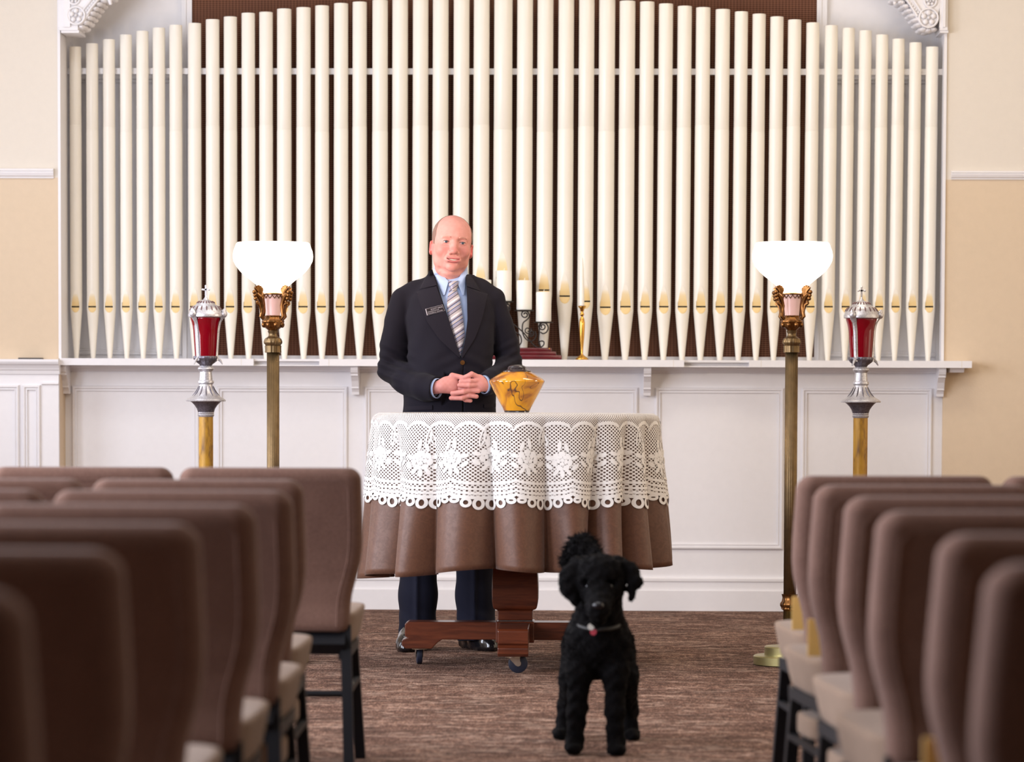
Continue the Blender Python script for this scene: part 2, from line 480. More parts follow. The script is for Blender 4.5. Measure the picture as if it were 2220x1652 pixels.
def copy_tree(o, parent=None):
    c = o.copy(); COL.objects.link(c); c.parent = parent
    for ch in list(o.children): copy_tree(ch, c)
    return c

# ---------------------------------------------------------------- distance fields -> one smooth surface (figures)
class Field:
    def __init__(s, lo, hi, h):
        s.h = h; s.lo = np.array(lo, float)
        n = np.ceil((np.array(hi) - s.lo) / h).astype(int) + 1
        s.ax = [np.asarray(s.lo[i] + h * np.arange(n[i]), np.float32) for i in range(3)]
        s.V = np.full(tuple(n), 1.0, np.float32)
    def _sl(s, lo, hi):
        sl = []
        for i in range(3):
            a = int(np.clip(np.floor((lo[i] - s.lo[i]) / s.h), 0, s.V.shape[i])); b = int(np.clip(np.ceil((hi[i] - s.lo[i]) / s.h) + 1, 0, s.V.shape[i]))
            sl.append(slice(a, b))
        g = np.ix_(*[s.ax[i][sl[i]] for i in range(3)])
        return tuple(sl), g
    def _mix(s, sl, d, k, sub=False):
        a = s.V[sl]
        if a.size == 0: return
        if sub:
            d = -d
            hh = np.maximum(k - np.abs(a - d), 0) / k
            s.V[sl] = np.maximum(a, d) + hh * hh * k * 0.25
        else:
            hh = np.maximum(k - np.abs(a - d), 0) / k
            s.V[sl] = np.minimum(a, d) - hh * hh * k * 0.25
    def cone(s, a, b, ra, rb, k=0.01, sub=False, sy=1.0):
        a = np.array(a, float); b = np.array(b, float)
        m = max(ra, rb) * max(1, 1 / sy) + 2 * k + 0.008
        sl, (X, Y, Z) = s._sl(np.minimum(a, b) - m, np.maximum(a, b) + m)
        ab = b - a; L = max((ab * ab).sum(), 1e-9)
        t = np.clip(((X - a[0]) * ab[0] + (Y - a[1]) * ab[1] + (Z - a[2]) * ab[2]) / L, 0, 1)
        d = np.sqrt((X - a[0] - t * ab[0]) ** 2 + ((Y - a[1] - t * ab[1]) * sy) ** 2 + (Z - a[2] - t * ab[2]) ** 2) - (ra + (rb - ra) * t)
        s._mix(sl, d.astype(np.float32), k, sub)
    def chain(s, pts, k=0.01, sy=1.0):
        for (p, r), (q, r2) in zip(pts[:-1], pts[1:]): s.cone(p, q, r, r2, k, sy=sy)
    def ell(s, c, r, k=0.01, sub=False, rot=None):
        c = np.array(c, float); r = np.array(r, float); m = max(r) + 2 * k + 0.008
        sl, (X, Y, Z) = s._sl(c - m, c + m)
        x, y, z = X - c[0], Y - c[1], Z - c[2]
        if rot is not None:
            Rm = np.array(rot.transposed())
            x, y, z = (Rm[0][0] * x + Rm[0][1] * y + Rm[0][2] * z, Rm[1][0] * x + Rm[1][1] * y + Rm[1][2] * z, Rm[2][0] * x + Rm[2][1] * y + Rm[2][2] * z)
        k0 = np.sqrt((x / r[0]) ** 2 + (y / r[1]) ** 2 + (z / r[2]) ** 2)
        k1 = np.sqrt((x / r[0] ** 2) ** 2 + (y / r[1] ** 2) ** 2 + (z / r[2] ** 2) ** 2) + 1e-6
        s._mix(sl, (k0 * (k0 - 1) / k1).astype(np.float32), k, sub)
    def column(s, zs, cx, cy, a, b, p=2.4, k=0.02):
        """stack of superellipses along z (arrays, zs ascending)"""
        lo = (min(np.array(cx) - a) - .05, min(np.array(cy) - b) - .05, zs[0] - .02); hi = (max(np.array(cx) + a) + .05, max(np.array(cy) + b) + .05, zs[-1] + .02)
        sl, (X, Y, Z) = s._sl(lo, hi)
        f = lambda q: np.interp(Z, zs, q).astype(np.float32)
        A, B, CX, CY = f(a), f(b), f(cx), f(cy)
        d = ((np.abs((X - CX) / A) ** p + np.abs((Y - CY) / B) ** p) ** (1 / p) - 1) * np.minimum(A, B)
        d = np.maximum(d, np.maximum(Z - zs[-1], zs[0] - Z))
        s._mix(sl, d.astype(np.float32), k)
    def wave(s, amp, waves):
        X, Y, Z = np.ix_(*s.ax)
        w = 0
        for (kx, ky, kz, ph, a) in waves: w = w + a * np.sin(kx * X + ky * Y + kz * Z + ph)
        s.V += (amp * w).astype(np.float32)
    def surf_y(s, x, z, V=None):
        """first surface met when looking along +y"""
        V = s.V if V is None else V
        fx = (x - s.lo[0]) / s.h; fz = (z - s.lo[2]) / s.h
        i = int(np.clip(math.floor(fx), 0, V.shape[0] - 2)); k = int(np.clip(math.floor(fz), 0, V.shape[2] - 2))
        u = np.clip(fx - i, 0, 1); w = np.clip(fz - k, 0, 1)
        col = V[i, :, k] * (1 - u) * (1 - w) + V[i + 1, :, k] * u * (1 - w) + V[i, :, k + 1] * (1 - u) * w + V[i + 1, :, k + 1] * u * w
        neg = np.nonzero(col < 0)[0]
        if len(neg) == 0: return None
        j = neg[0]
        if j == 0: return s.ax[1][0]
        t = col[j - 1] / (col[j - 1] - col[j]); 
        if col[j - 1] > 0.9: t = 1.0
        return float(s.ax[1][j - 1] + s.h * t)
    def mesh(s):
        V = s.V; ins = V < 0
        n0, n1, n2 = V.shape
        cs = np.zeros((n0 - 1, n1 - 1, n2 - 1), np.int8)
        for i in (0, 1):
            for j in (0, 1):
                for k in (0, 1): cs += ins[i:n0 - 1 + i, j:n1 - 1 + j, k:n2 - 1 + k]
        act = np.argwhere((cs > 0) & (cs < 8))
        idx = -np.ones(cs.shape, np.int32); idx[tuple(act.T)] = np.arange(len(act))
        cor = [(i, j, k) for i in (0, 1) for j in (0, 1) for k in (0, 1)]
        cv = np.stack([V[act[:, 0] + c[0], act[:, 1] + c[1], act[:, 2] + c[2]] for c in cor], 1)
        acc = np.zeros((len(act), 3)); cnt = np.zeros(len(act))
        for p in range(8):
            for q in range(p + 1, 8):
                df = np.array(cor[q]) - np.array(cor[p])
                if np.abs(df).sum() != 1: continue
                m = (cv[:, p] < 0) != (cv[:, q] < 0)
                t = np.where(m, cv[:, p] / np.where(m, cv[:, p] - cv[:, q], 1), 0)
                t = np.clip(t, 0.02, 0.98)
                acc += m[:, None] * (np.array(cor[p]) + t[:, None] * df); cnt += m
        vv = s.lo + s.h * (act + acc / cnt[:, None])
        fs = []
        for axn in range(3):
            u, w = [(1, 2), (2, 0), (0, 1)][axn]
            a = [slice(1, -1)] * 3; a[axn] = slice(0, -1); b = [slice(1, -1)] * 3; b[axn] = slice(1, None)
            e = np.argwhere(ins[tuple(a)] != ins[tuple(b)])
            off = np.array([1, 1, 1]); off[axn] = 0
            e = e + off
            flip = ins[e[:, 0], e[:, 1], e[:, 2]]
            du = np.zeros(3, int); du[u] = 1; dw = np.zeros(3, int); dw[w] = 1
            q = np.stack([idx[tuple((e - du - dw).T)], idx[tuple((e - dw).T)], idx[tuple(e.T)], idx[tuple((e - du).T)]], 1)
            q = np.where(flip[:, None], q, q[:, ::-1])
            fs.append(q)
        return vv, np.concatenate(fs)
def np_mesh(name, parts, mat, parent=None, colors=None, local=False):
    off = np.zeros(3) if local else np.array(rootloc(parent))
    vs = []; fs = []; b = 0
    for v, f in parts: vs.append(v); fs.append(f + b); b += len(v)
    v = np.concatenate(vs) - off; f = np.concatenate(fs)
    f = f[(f >= 0).all(1)]
    me = bpy.data.meshes.new(name)
    me.vertices.add(len(v)); me.vertices.foreach_set('co', v.astype(np.float32).ravel())
    me.loops.add(len(f) * 4); me.loops.foreach_set('vertex_index', f.astype(np.int32).ravel())
    me.polygons.add(len(f)); me.polygons.foreach_set('loop_start', np.arange(0, len(f) * 4, 4, dtype=np.int32))
    me.update(calc_edges=True); me.validate()
    if colors is not None:
        ca = me.color_attributes.new('Col', 'FLOAT_COLOR', 'POINT')
        ca.data.foreach_set('color', np.concatenate([colors, np.ones((len(v), 1))], 1).astype(np.float32).ravel())
    return link_mesh(name, me, mat, parent)
# ================================================================ the room
YW, YR, YL, YA = 15.88, 15.85, 15.70, 16.10      # wainscot, right wall, left pier, alcove back
YS = 15.68                                       # front of the organ shelf
def zz(py, Y, px=1110): return P(px, py, Y).z
def xx(px, Y, py=800): return P(px, py, Y).x
X_AL, X_AR = xx(127, YL, 500), xx(2047, YR, 600)
Z_SH = zz(779.5, YS)                             # shelf top
Z_RAIL = zz(388, YR)

def struct(o, **kw):
    o['kind'] = 'structure'; return o
def sbox(name, x0, x1, y0, y1, z0, z1, mat):
    return struct(MB().box(x0, x1, y0, y1, z0, z1).build(name, M[mat], None, smooth=False))

sbox('floor', ROOM_L - .2, ROOM_R + .2, ROOM_B - .2, 16.3, -0.1, 0.0, 'carpet')
sbox('ceiling', ROOM_L - .2, ROOM_R + .2, ROOM_B - .2, 16.3, ROOM_H, ROOM_H + .1, 'ceiling')
sbox('wall_back', ROOM_L - .2, ROOM_R + .2, ROOM_B - .2, ROOM_B, 0, ROOM_H, 'back_bounce_dark')
def side_wall(name, x0, x1, ys):
    m = MB(); e = [ROOM_B]
    m.box(x0, x1, ROOM_B, 16.3, 0, 0.8); m.box(x0, x1, ROOM_B, 16.3, 3.1, ROOM_H)
    for y in ys:
        m.box(x0, x1, e[-1], y - .65, 0.8, 3.1); e.append(y + .65)
    m.box(x0, x1, e[-1], 16.3, 0.8, 3.1)
    struct(m.build(name, M['wall_lower'], None, smooth=False))
side_wall('wall_left', ROOM_L - .15, ROOM_L, WIN_Y)
side_wall('wall_right', ROOM_R, ROOM_R + .15, (9.5, 12.6))

# front wall: wainscot under the organ, painted walls either side, recess behind the pipes
wf = sbox('wall_front', X_AL - .02, X_AR, YW, 16.3, 0, Z_SH - .005, 'white_paint')
wr = sbox('wall_front_right', X_AR, ROOM_R, YR, 16.3, 0, Z_RAIL, 'wall_lower')
wru = sbox('wall_front_right_upper', X_AR, ROOM_R, YR, 16.3, Z_RAIL, ROOM_H, 'wall_upper')
Z_RAILL = zz(385, YL, 60)
wl = sbox('wall_front_left', ROOM_L, X_AL, YL, 16.3, 0, Z_RAILL, 'wall_lower')
wlu = sbox('wall_front_left_upper', ROOM_L, X_AL, YL, 16.3, Z_RAILL, ROOM_H, 'wall_upper')
wa = sbox('wall_alcove', X_AL, X_AR, YA, 16.3, Z_SH - .005, ROOM_H, 'white_paint')
# white jamb linings of the recess
struct(MB().box(X_AL - .001, X_AL + .012, YL - .006, YA, Z_SH, ROOM_H).build('trim_1', M['white_paint'], None, smooth=False))
struct(MB().box(X_AR - .012, X_AR + .001, YR - .012, YA, Z_SH, ROOM_H).build('trim_2', M['white_paint'], None, smooth=False))

def moulding(parent, x0, x1, z0, z1, Y, name='panel_moulding', prof=None, w=1.0):
    prof = prof or [(0, 0), (.001, .006), (.006, .009), (.012, .009), (.016, .004), (.020, .004), (.022, .006), (.026, .006), (.027, -.001)]
    rs = []
    for i, h in prof:
        i *= w
        h *= 1.7 if h > 0 else 1
        rs.append([(x0 + i, Y - h, z0 + i), (x1 - i, Y - h, z0 + i), (x1 - i, Y - h, z1 - i), (x0 + i, Y - h, z1 - i)])
    o = MB().rings(rs, cap=False).build(name, M['white_paint'], parent, smooth=False)
    return o
for a, b in ((156, 432), (470, 754), (790, 1383.6), (1420.5, 1700), (1738, 2022)):
    moulding(wf, xx(a, YW), xx(b, YW), zz(1189, YW), zz(839, YW), YW + .0005)
# pier wainscot left: face board, panels, cap
zc = zz(779, YL, 60)
pw = MB().box(ROOM_L, xx(127, YL - .03), YL - .03, YL + .001, 0, zc - .06).build('wainscot_board', M['white_paint'], wl, smooth=False)
for a, b in ((-120, 42), (49, 88), ):
    moulding(wl, xx(a, YL - .03), xx(b, YL - .03), zz(1189, YL), zz(838, YL - .03), YL - .0295, w=.9)
cap = [(YL, zc), (YL - .075, zc), (YL - .075, zc - .012), (YL - .07, zc - .022), (YL - .058, zc - .03), (YL - .05, zc - .042), (YL - .047, zc - .05), (YL - .042, zc - .055), (YL - .038, zc - .072), (YL, zc - .072)]
MB().profile_x(cap, ROOM_L, xx(128, YL - .05)).build('cap_moulding', M['white_paint'], wl, smooth=False)
MB().profile_x([(YL - .03, zz(838, YL) + .012), (YL - .040, zz(838, YL) + .012), (YL - .040, zz(838, YL) + .004), (YL - .03, zz(838, YL))], xx(93, YL), xx(127, YL - .03)).build('cap_fillet', M['white_paint'], wl, smooth=False)

# baseboard
zb = [zz(y, YW) for y in (1250, 1258, 1277, 1281, 1323)]
bp = [(YW + .001, zb[0]), (YW - .016, zb[0]), (YW - .020, zb[0] - .006), (YW - .020, zb[1]), (YW - .014, zb[1] - .004), (YW - .014, zb[2]), (YW - .028, zb[2] - .004), (YW - .028, 0.0), (YW + .001, 0.0)]
struct(MB().profile_x(bp, X_AL, X_AR + .02).build('baseboard_front', M['white_paint'], None, smooth=False))
bq = [(YR + .001, .15), (YR - .012, .15), (YR - .016, .13), (YR - .016, 0), (YR + .001, 0)]
struct(MB().profile_x(bq, X_AR + .02, ROOM_R).build('baseboard_right', M['white_paint'], None, smooth=False))

# picture rails
def rail(name, x0, x1, Y, ztop, h):
    q = [(Y + .001, ztop), (Y - .020, ztop), (Y - .026, ztop - .22 * h), (Y - .020, ztop - .30 * h), (Y - .024, ztop - .42 * h), (Y - .018, ztop - .72 * h), (Y - .010, ztop - .85 * h), (Y - .008, ztop - h), (Y + .001, ztop - h)]
    return struct(MB().profile_x(q, x0, x1).build(name, M['white_paint'], None, smooth=False))
rail('trim_3', ROOM_L, xx(117, YL, 380), YL, zz(366, YL, 60), .046)
rail('trim_4', xx(2062, YR, 380), ROOM_R, YR, zz(371, YR, 2140), .041)

# organ shelf: board, three projecting fronts, cornice between, bed moulding, scroll brackets
zt = Z_SH; zu = zz(794.5, YS)
xs0, xs1 = xx(129, YS), xx(2107, YS)
sh = struct(MB().box(X_AL - .02, X_AR - .001, YS + .08, YA + .01, zu + .004, zt - .001).build('trim_5', M['white_paint'], None, smooth=False))
for a, b in ((129, 549.5), (692, 1483), (1624, 2107)):
    MB().box(xx(a, YS), xx(b, YS), YS, YS + .10 if b < 2000 else YR - .0005, zu, zt).build('shelf_front', M['white_paint'], sh, smooth=False)
for p in (523, 713, 1460, 1650, 2085):
    MB().box(xx(p, YS) - .0012, xx(p, YS) + .0012, YS - .0006, YS + .001, zu, zt).build('joint', M['wall_upper'], sh, smooth=False)
for a, b in ((549.5, 692), (1483, 1624)):
    h = zt - zu; Yc = YS + .05
    q = [(YS + .10, zt), (Yc - .02, zt), (Yc - .02, zt - .32 * h), (Yc + .002, zt - .42 * h), (Yc + .014, zt - .62 * h), (Yc + .004, zt - .80 * h), (Yc - .01, zt - .84 * h), (Yc - .01, zu), (YS + .10, zu)]
    MB().profile_x(q, xx(a, YS), xx(b, YS)).build('cove_moulding', M['white_paint'], sh, smooth=False)
q = [(YW + .01, zu + .01), (YW - .040, zu + .01), (YW - .040, zu - .004), (YW - .030, zu - .010), (YW - .018, zu - .016), (YW - .014, zu - .024), (YW - .006, zu - .028), (YW + .01, zu - .028)]
MB().profile_x(q, X_AL, X_AR).build('bed_moulding', M['white_paint'], sh, smooth=False)
def zpy(py): return zu - (py - 794.5) / 445.0
brp = [(0, 794), (.165, 794), (.165, 803), (.158, 809), (.146, 812), (.146, 815.5), (.128, 817), (.100, 827), (.084, 839.5), (.084, 843), (.070, 845), (.060, 851), (.058, 857), (0, 857)]
for c in (139, 769.5, 1403.5, 2040.5):
    w = 15.5 / 445; x = xx(c, YS + .1)
    MB().profile_x([(YW + .002 - d, zpy(p) + .001) for d, p in brp], x - w / 2, x + w / 2).build('bracket', M['white_paint'], sh, smooth=False)
# end moulding under the shelf's right end
MB().profile_x([(YR, zu), (YR - .12, zu), (YR - .10, zu - .022), (YR, zu - .022)], X_AR + .02, xs1 - .03).build('end_moulding', M['white_paint'], sh, smooth=False)

# recess back: vertical trims, panel strips, plinth under the cloth
for a, b, nm in ((396, 418, 'trim_6'), (1768, 1790, 'trim_7')):
    m = MB().box(xx(a, YA, 300), xx(b, YA, 300), YA - .03, YA + .001, Z_SH, ROOM_H)
    w = xx(b, YA, 300) - xx(a, YA, 300)
    m.box(xx(a, YA, 300) + .25 * w, xx(a, YA, 300) + .45 * w, YA - .036, YA, Z_SH, ROOM_H)
    struct(m.build(nm, M['white_paint'], None, smooth=False))
for a, b in ((146, 396), (1790, 2042)):
    moulding(wa, xx(a, YA), xx(b, YA), Z_SH + .02, zz(166, YA), YA - .0005, w=1.2)
gx0, gx1 = xx(418, YA, 300), xx(1768, YA, 300)
struct(MB().box(gx0, gx1, YA - .035, YA, Z_SH - .002, zz(772.5, YA)).build('trim_8', M['white_paint'], None, smooth=False))
g = MB().box(gx0, gx1, YA - .018, YA - .001, zz(773, YA), ROOM_H - .02).build('grille_cloth', M['grille'], None, smooth=False)
tag(g, 'dark brown woven grille cloth stretched behind the organ pipes', 'grille cloth')

# ================================================================ organ pipes
YP = 15.90
pe = [(150.8,176.7),(186.8,213.3),(223.3,249.8),(260.2,286.4),(295.6,322.4),(331.2,358.3),(367.1,395.5),(407.5,436.5),(446.3,476),(485.1,514.1),
 (523.6,553.2),(562,591.7),(600.5,632),(642.5,673.7),(683.1,713.4),(723.8,755),(764,795.3),(806.9,840.9),(850.1,884.4),(894.5,928.6),(937.7,972.4),
 (982.8,1017.5),(1026.3,1061),(1070.5,1110.9),(1120.3,1155),(1164.2,1199.2),(1209.6,1243.9),(1254,1288.1),(1297.5,1332.9),(1341.7,1376.4),(1385.8,1417.5),
 (1426.8,1458),(1467.5,1498.7),(1507.2,1538.8),(1549.5,1581.3),(1591.1,1620.1),(1629.6,1658.6),(1668.1,1697.1),(1706.5,1735.5),(1746.3,1775.3),(1786,1815),
 (1824.5,1851.6),(1861,1888.2),(1897.3,1924.4),(1933,1960),(1970,1996.7),(2006,2033.2)]
ptop = [102,95,86,76,68,61,55,51,43,37,29,27,20,17,13,8,5,1,-1,-5,-9,-12,-14,-18,-14,-12,-9,-4,0,3,4.5,9,14,17,21,26,31,37,43.5,50,56,61.5,67,76,85,93,102]
slot = [665.5]*18 + [666,654,642,630,615,603,615,629.7,642.6,654,666.8] + [665.5]*18
def smooth_pipe(i):
    l, r = pe[i]; cpx = (l + r) / 2; rad = (r - l) / 2 / S(YP)
    x0 = P(cpx, 210, YP).x
    lean = 0.0 if cpx < 800 else (cpx - 800) / 1200 * 2.2
    xb = P(cpx - lean, 778, YP).x
    xb = x0 + (xb - P(cpx, 778, YP).x)
    ztop, zs = zz(ptop[i], YP, cpx), zz(slot[i], YP, cpx)
    zbot = Z_SH; dz = zz(210, YP, cpx) - zbot
    cx = lambda z: xb + (x0 - xb) * (z - zbot) / dz
    ap = 2.75 * rad; lo = 0.95 * rad
    zwide = zs - 0.55 * rad                       # where the conical foot starts
    rtip = 0.36 * rad
    def rr(z):
        if z >= zwide: return rad
        return rtip + (rad - rtip) * (z - zbot) / (zwide - zbot)
    cut = 0.26 * rad
    def plane(z):                                 # distance of the flattened mouth from the axis
        if z >= zs: return rad - cut * max(0, 1 - (z - zs) / ap) if z < zs + ap else 9
        if z >= zs - lo: return rad - cut * (1 - (zs - z) / lo) if z > zs - lo else 9
        return 9
    seam = zz(272 + (i * 7 % 11) * 1.5, YP, cpx)
    levels = [zbot, zbot + .02] + list(np.linspace(zbot + .06, zs - lo - .004, 4)) + list(np.linspace(zs - lo, zs - .0005, 7)) + list(np.linspace(zs + .0005, zs + ap, 11)) + [zs + ap + .01]
    z = zs + ap + .1
    while z < seam - .05: levels.append(z); z += .35
    levels += [seam - .0012, seam, seam + .0012, ztop - .0015, ztop]
    nseg = 30; rs = []
    for z in levels:
        r0 = rr(z); r0 *= 0.985 if z > seam else (0.97 if z == seam else 1.0)
        if z == ztop: r0 *= .985
        pl = plane(z); ring = []
        for j in range(nseg):
            a = 2 * PI * (j + .5) / nseg - PI / 2
            x, y = r0 * math.cos(a), r0 * math.sin(a)
            if y < -pl + .0012: y = max(y, -pl + .0012)
            ring.append((cx(z) + x, YP + y, z))
        rs.append(ring)
    # hollow top
    rs.append([(cx(ztop) + (p[0] - cx(ztop)) * .93, YP + (p[1] - YP) * .93, ztop) for p in rs[-1]])
    rs.append([(p[0], p[1], ztop - .05) for p in rs[-1]])
    n = i + 1
    suf = 'th' if 10 <= n % 100 <= 20 else {1: 'st', 2: 'nd', 3: 'rd'}.get(n % 10, 'th')
    where = f'{n}{suf} from the left end of the row'
    if n > 24:
        k = 48 - n; suf = 'th' if 10 <= k % 100 <= 20 else {1: 'st', 2: 'nd', 3: 'rd'}.get(k % 10, 'th')
        where = f'{k}{suf} from the right end of the row'
    if n == 24: where = 'thickest one at the centre of the row'
    size = 'short' if n < 8 or n > 40 else 'tall'
    t = thing('organ_pipe', (cx(zbot), YP, zbot), f'{size} cream organ pipe, {where}', 'organ pipe', 'organ pipes standing on the white shelf')
    o = mk('tube', [p for r_ in rs for p in r_], MB().rings(rs).f, M['pipe'], t); fix_normals(o); sharp(o, 30)
    # gilded lips
    def lip(name, z0, z1, m_, flip):
        vs, uv, fs = [], [], []; K = 8
        for a in range(m_ + 1):
            z = z0 + (z1 - z0) * a / m_
            pl = min(plane(z), rr(z)); w = math.sqrt(max(rr(z) ** 2 - min(pl, rr(z)) ** 2, 0)) * 0.985
            if flip: w = .66 * rad * math.sqrt(max(1 - ((zs - z) / lo) ** 2, 0))
            for b in range(K + 1):
                u = -1 + 2 * b / K
                yl = max(-plane(z), -math.sqrt(max(rr(z) ** 2 - (u * w) ** 2, 0))) if flip else -pl
                vs.append((cx(z) + u * w, YP + yl - .0007, z)); uv.append((u, a / m_ if not flip else 0.05))
        for a in range(m_):
            for b in range(K):
                q = a * (K + 1) + b; fs.append((q, q + 1, q + K + 2, q + K + 1))
        return mk(name, vs, fs, M['lip'], t, uv=uv)
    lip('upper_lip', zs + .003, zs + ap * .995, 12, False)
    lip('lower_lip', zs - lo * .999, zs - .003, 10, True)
    ws = .66 * rad
    MB().box(cx(zs) - ws, cx(zs) + ws, YP - rad + cut - .0012, YP - rad + cut + .004, zs - .0042, zs + .0042).build('mouth_slot', M['black'], t, smooth=False)
    for sd in (-1, 1):
        xe = cx(zs) + sd * (ws + .0012)
        MB().box(xe - .0012, xe + .0012, YP - rad + cut - .007, YP - rad + cut + .006, zs - .35 * rad, zs + .75 * rad).build('mouth_ear', M['pipe'], t, smooth=False)
for i in range(47): smooth_pipe(i)

# support rail behind the pipes
o = MB().box(X_AL + .012, X_AR - .012, YP + .018, YP + .04, zz(161.5, YP + .018), zz(148.5, YP + .018)).build('pipe_support_rail', M['white_paint'], None, smooth=False)
tag(o, 'long thin white rail running behind the organ pipes near their tops', 'rail')

# ================================================================ carved corbels at the top corners
def corbel(px_plate0, px_plate1, rc, rr_px, sgn, label):
    Y = YL - .02 if sgn > 0 else YR - .03
    s_ = S(Y)
    base = P(px_plate0, 62, Y)
    t = thing('corbel', (base.x, Y + .1, base.z), label, 'corbel', 'carved corbels')
    W = lambda dx, py: (P(rc[0] + sgn * dx, py, Y).x, P(rc[0], py, Y).z)
    # stepped pilaster strip
    x0, x1 = sorted((P(px_plate0, 30, Y).x, P(px_plate1, 30, Y).x))
    m = MB(); zb_ = P(px_plate0, 60, Y).z
    w = x1 - x0
    steps = [(0, .30, .012), (.30, .62, .028), (.62, 1.0, .018)] if sgn > 0 else [(0, .38, .018), (.38, .70, .028), (.70, 1.0, .012)]
    for a, b, h in steps: m.box(x0 + a * w, x0 + b * w, Y - h, Y + .22, zb_, zb_ + .65)
    m.box(x0 + .05 * w, x1 + .0, Y - .02, Y + .2, zb_ - .014, zb_)
    m.box(x0 + .12 * w, x1 + .004, Y - .012, Y + .2, zb_ - .026, zb_ - .014)
    m.build('pilaster_strip', M['white_paint'], t, smooth=False)
    # scroll body
    body = [(-26, -220), (-26, 8), (-22, rc[1] - 8), (-20, rc[1]), (-17, rc[1] + 11), (-9, rc[1] + 19), (1, rc[1] + 22), (12, rc[1] + 19), (20, rc[1] + 10), (30, rc[1] - 6), (42, 10), (58, -8), (78, -26), (100, -60), (140, -130), (200, -220)]
    o = MB().prism([W(a, b) for a, b in body], Y - .02, Y + .20).build('scroll', M['white_paint'], t, smooth=False)
    bevel(o, .005, 2)
    # raised bands with beads
    for off in (10, 24):
        pts = [(off + 0, rc[1] - 4), (off + 8, rc[1] - 16), (off + 22, 2), (off + 38, -16), (off + 52, -34)]
        MB().tube([(*W(a, b)[:1], Y - .024, W(a, b)[1]) for a, b in pts], .0055, 8).build('scroll_band', M['white_paint'], t)
    m = MB()
    for k in range(9):
        a, b = 18 + k * 4.2, rc[1] - 7 - k * 4.9
        q = W(a, b); m.ball((q[0], Y - .022, q[1]), .006, 8, 5)
    m.build('bead_row', M['white_paint'], t)
    # rosette(s)
    def rosette(c, r):
        cc = (P(c[0], c[1], Y).x, P(c[0], c[1], Y).z); R_ = r / s_
        k = MB()
        k.tube([(cc[0] + R_ * math.cos(a), Y - .026, cc[1] + R_ * math.sin(a)) for a in np.linspace(0, 2 * PI, 29)], .0052, 8, cap=False)
        ro = k.build('rosette_ring', M['white_paint'], t)
        for j in range(5):
            a = PI / 2 + j * 2 * PI / 5
            p = MB()
            p.ball((cc[0] + .55 * R_ * math.cos(a), Y - .026, cc[1] + .55 * R_ * math.sin(a)), (.30 * R_, .010, .30 * R_), 10, 6)
            p.build('petal', M['white_paint'], ro)
        MB().ball((cc[0], Y - .028, cc[1]), (.17 * R_, .012, .17 * R_)).build('rosette_centre', M['white_paint'], ro)
    rosette(rc, rr_px)
    rosette((rc[0] - sgn * 4, rc[1] - 36), rr_px * .62)
    # acanthus fringe on the outer edge: overlapping leaf lobes
    fr = [(-6, rc[1] + 24), (4, rc[1] + 26), (14, rc[1] + 24), (23, rc[1] + 14), (30, rc[1] + 4), (37, rc[1] - 6), (44, rc[1] - 16), (52, rc[1] - 26), (62, rc[1] - 34), (74, rc[1] - 40)]
    for k, (a, b) in enumerate(fr):
        q = W(a, b); m = MB()
        for e in range(3):
            m.ball((q[0] + sgn * (e - 1) * .005 - sgn * .006, Y + .02 + .05 * e, q[1] + .002 + .003 * (e % 2)), (.021, .036, .013), 10, 7)
        m.build('acanthus_lobe', M['white_paint'], t)
    q = W(72, 6)
    MB().tube([(q[0] - sgn * .02, Y + .02, q[1] + .05), (q[0] - sgn * .004, Y + .01, q[1] + .02), (q[0] + sgn * .002, Y + .008, q[1] - .008)], [.014, .013, .006], 8).build('leaf_drop', M['white_paint'], t)
corbel(128, 170, (166.5, 35), 18.6, 1, 'white carved scroll corbel in the left upper corner of the organ recess')
corbel(2054, 2036, (2012, 40), 20, -1, 'white carved scroll corbel in the right upper corner of the organ recess')

# thin dark booklet lying on the left wall cap
q = P(67, 777, YL - .035)
o = MB().box(q.x - .056, q.x + .056, YL - .07, YL - .005, zc, zc + .007).build('booklet', M['booklet'], None, smooth=False)
tag(o, 'thin dark booklet lying flat on the left wainscot cap', 'booklet')
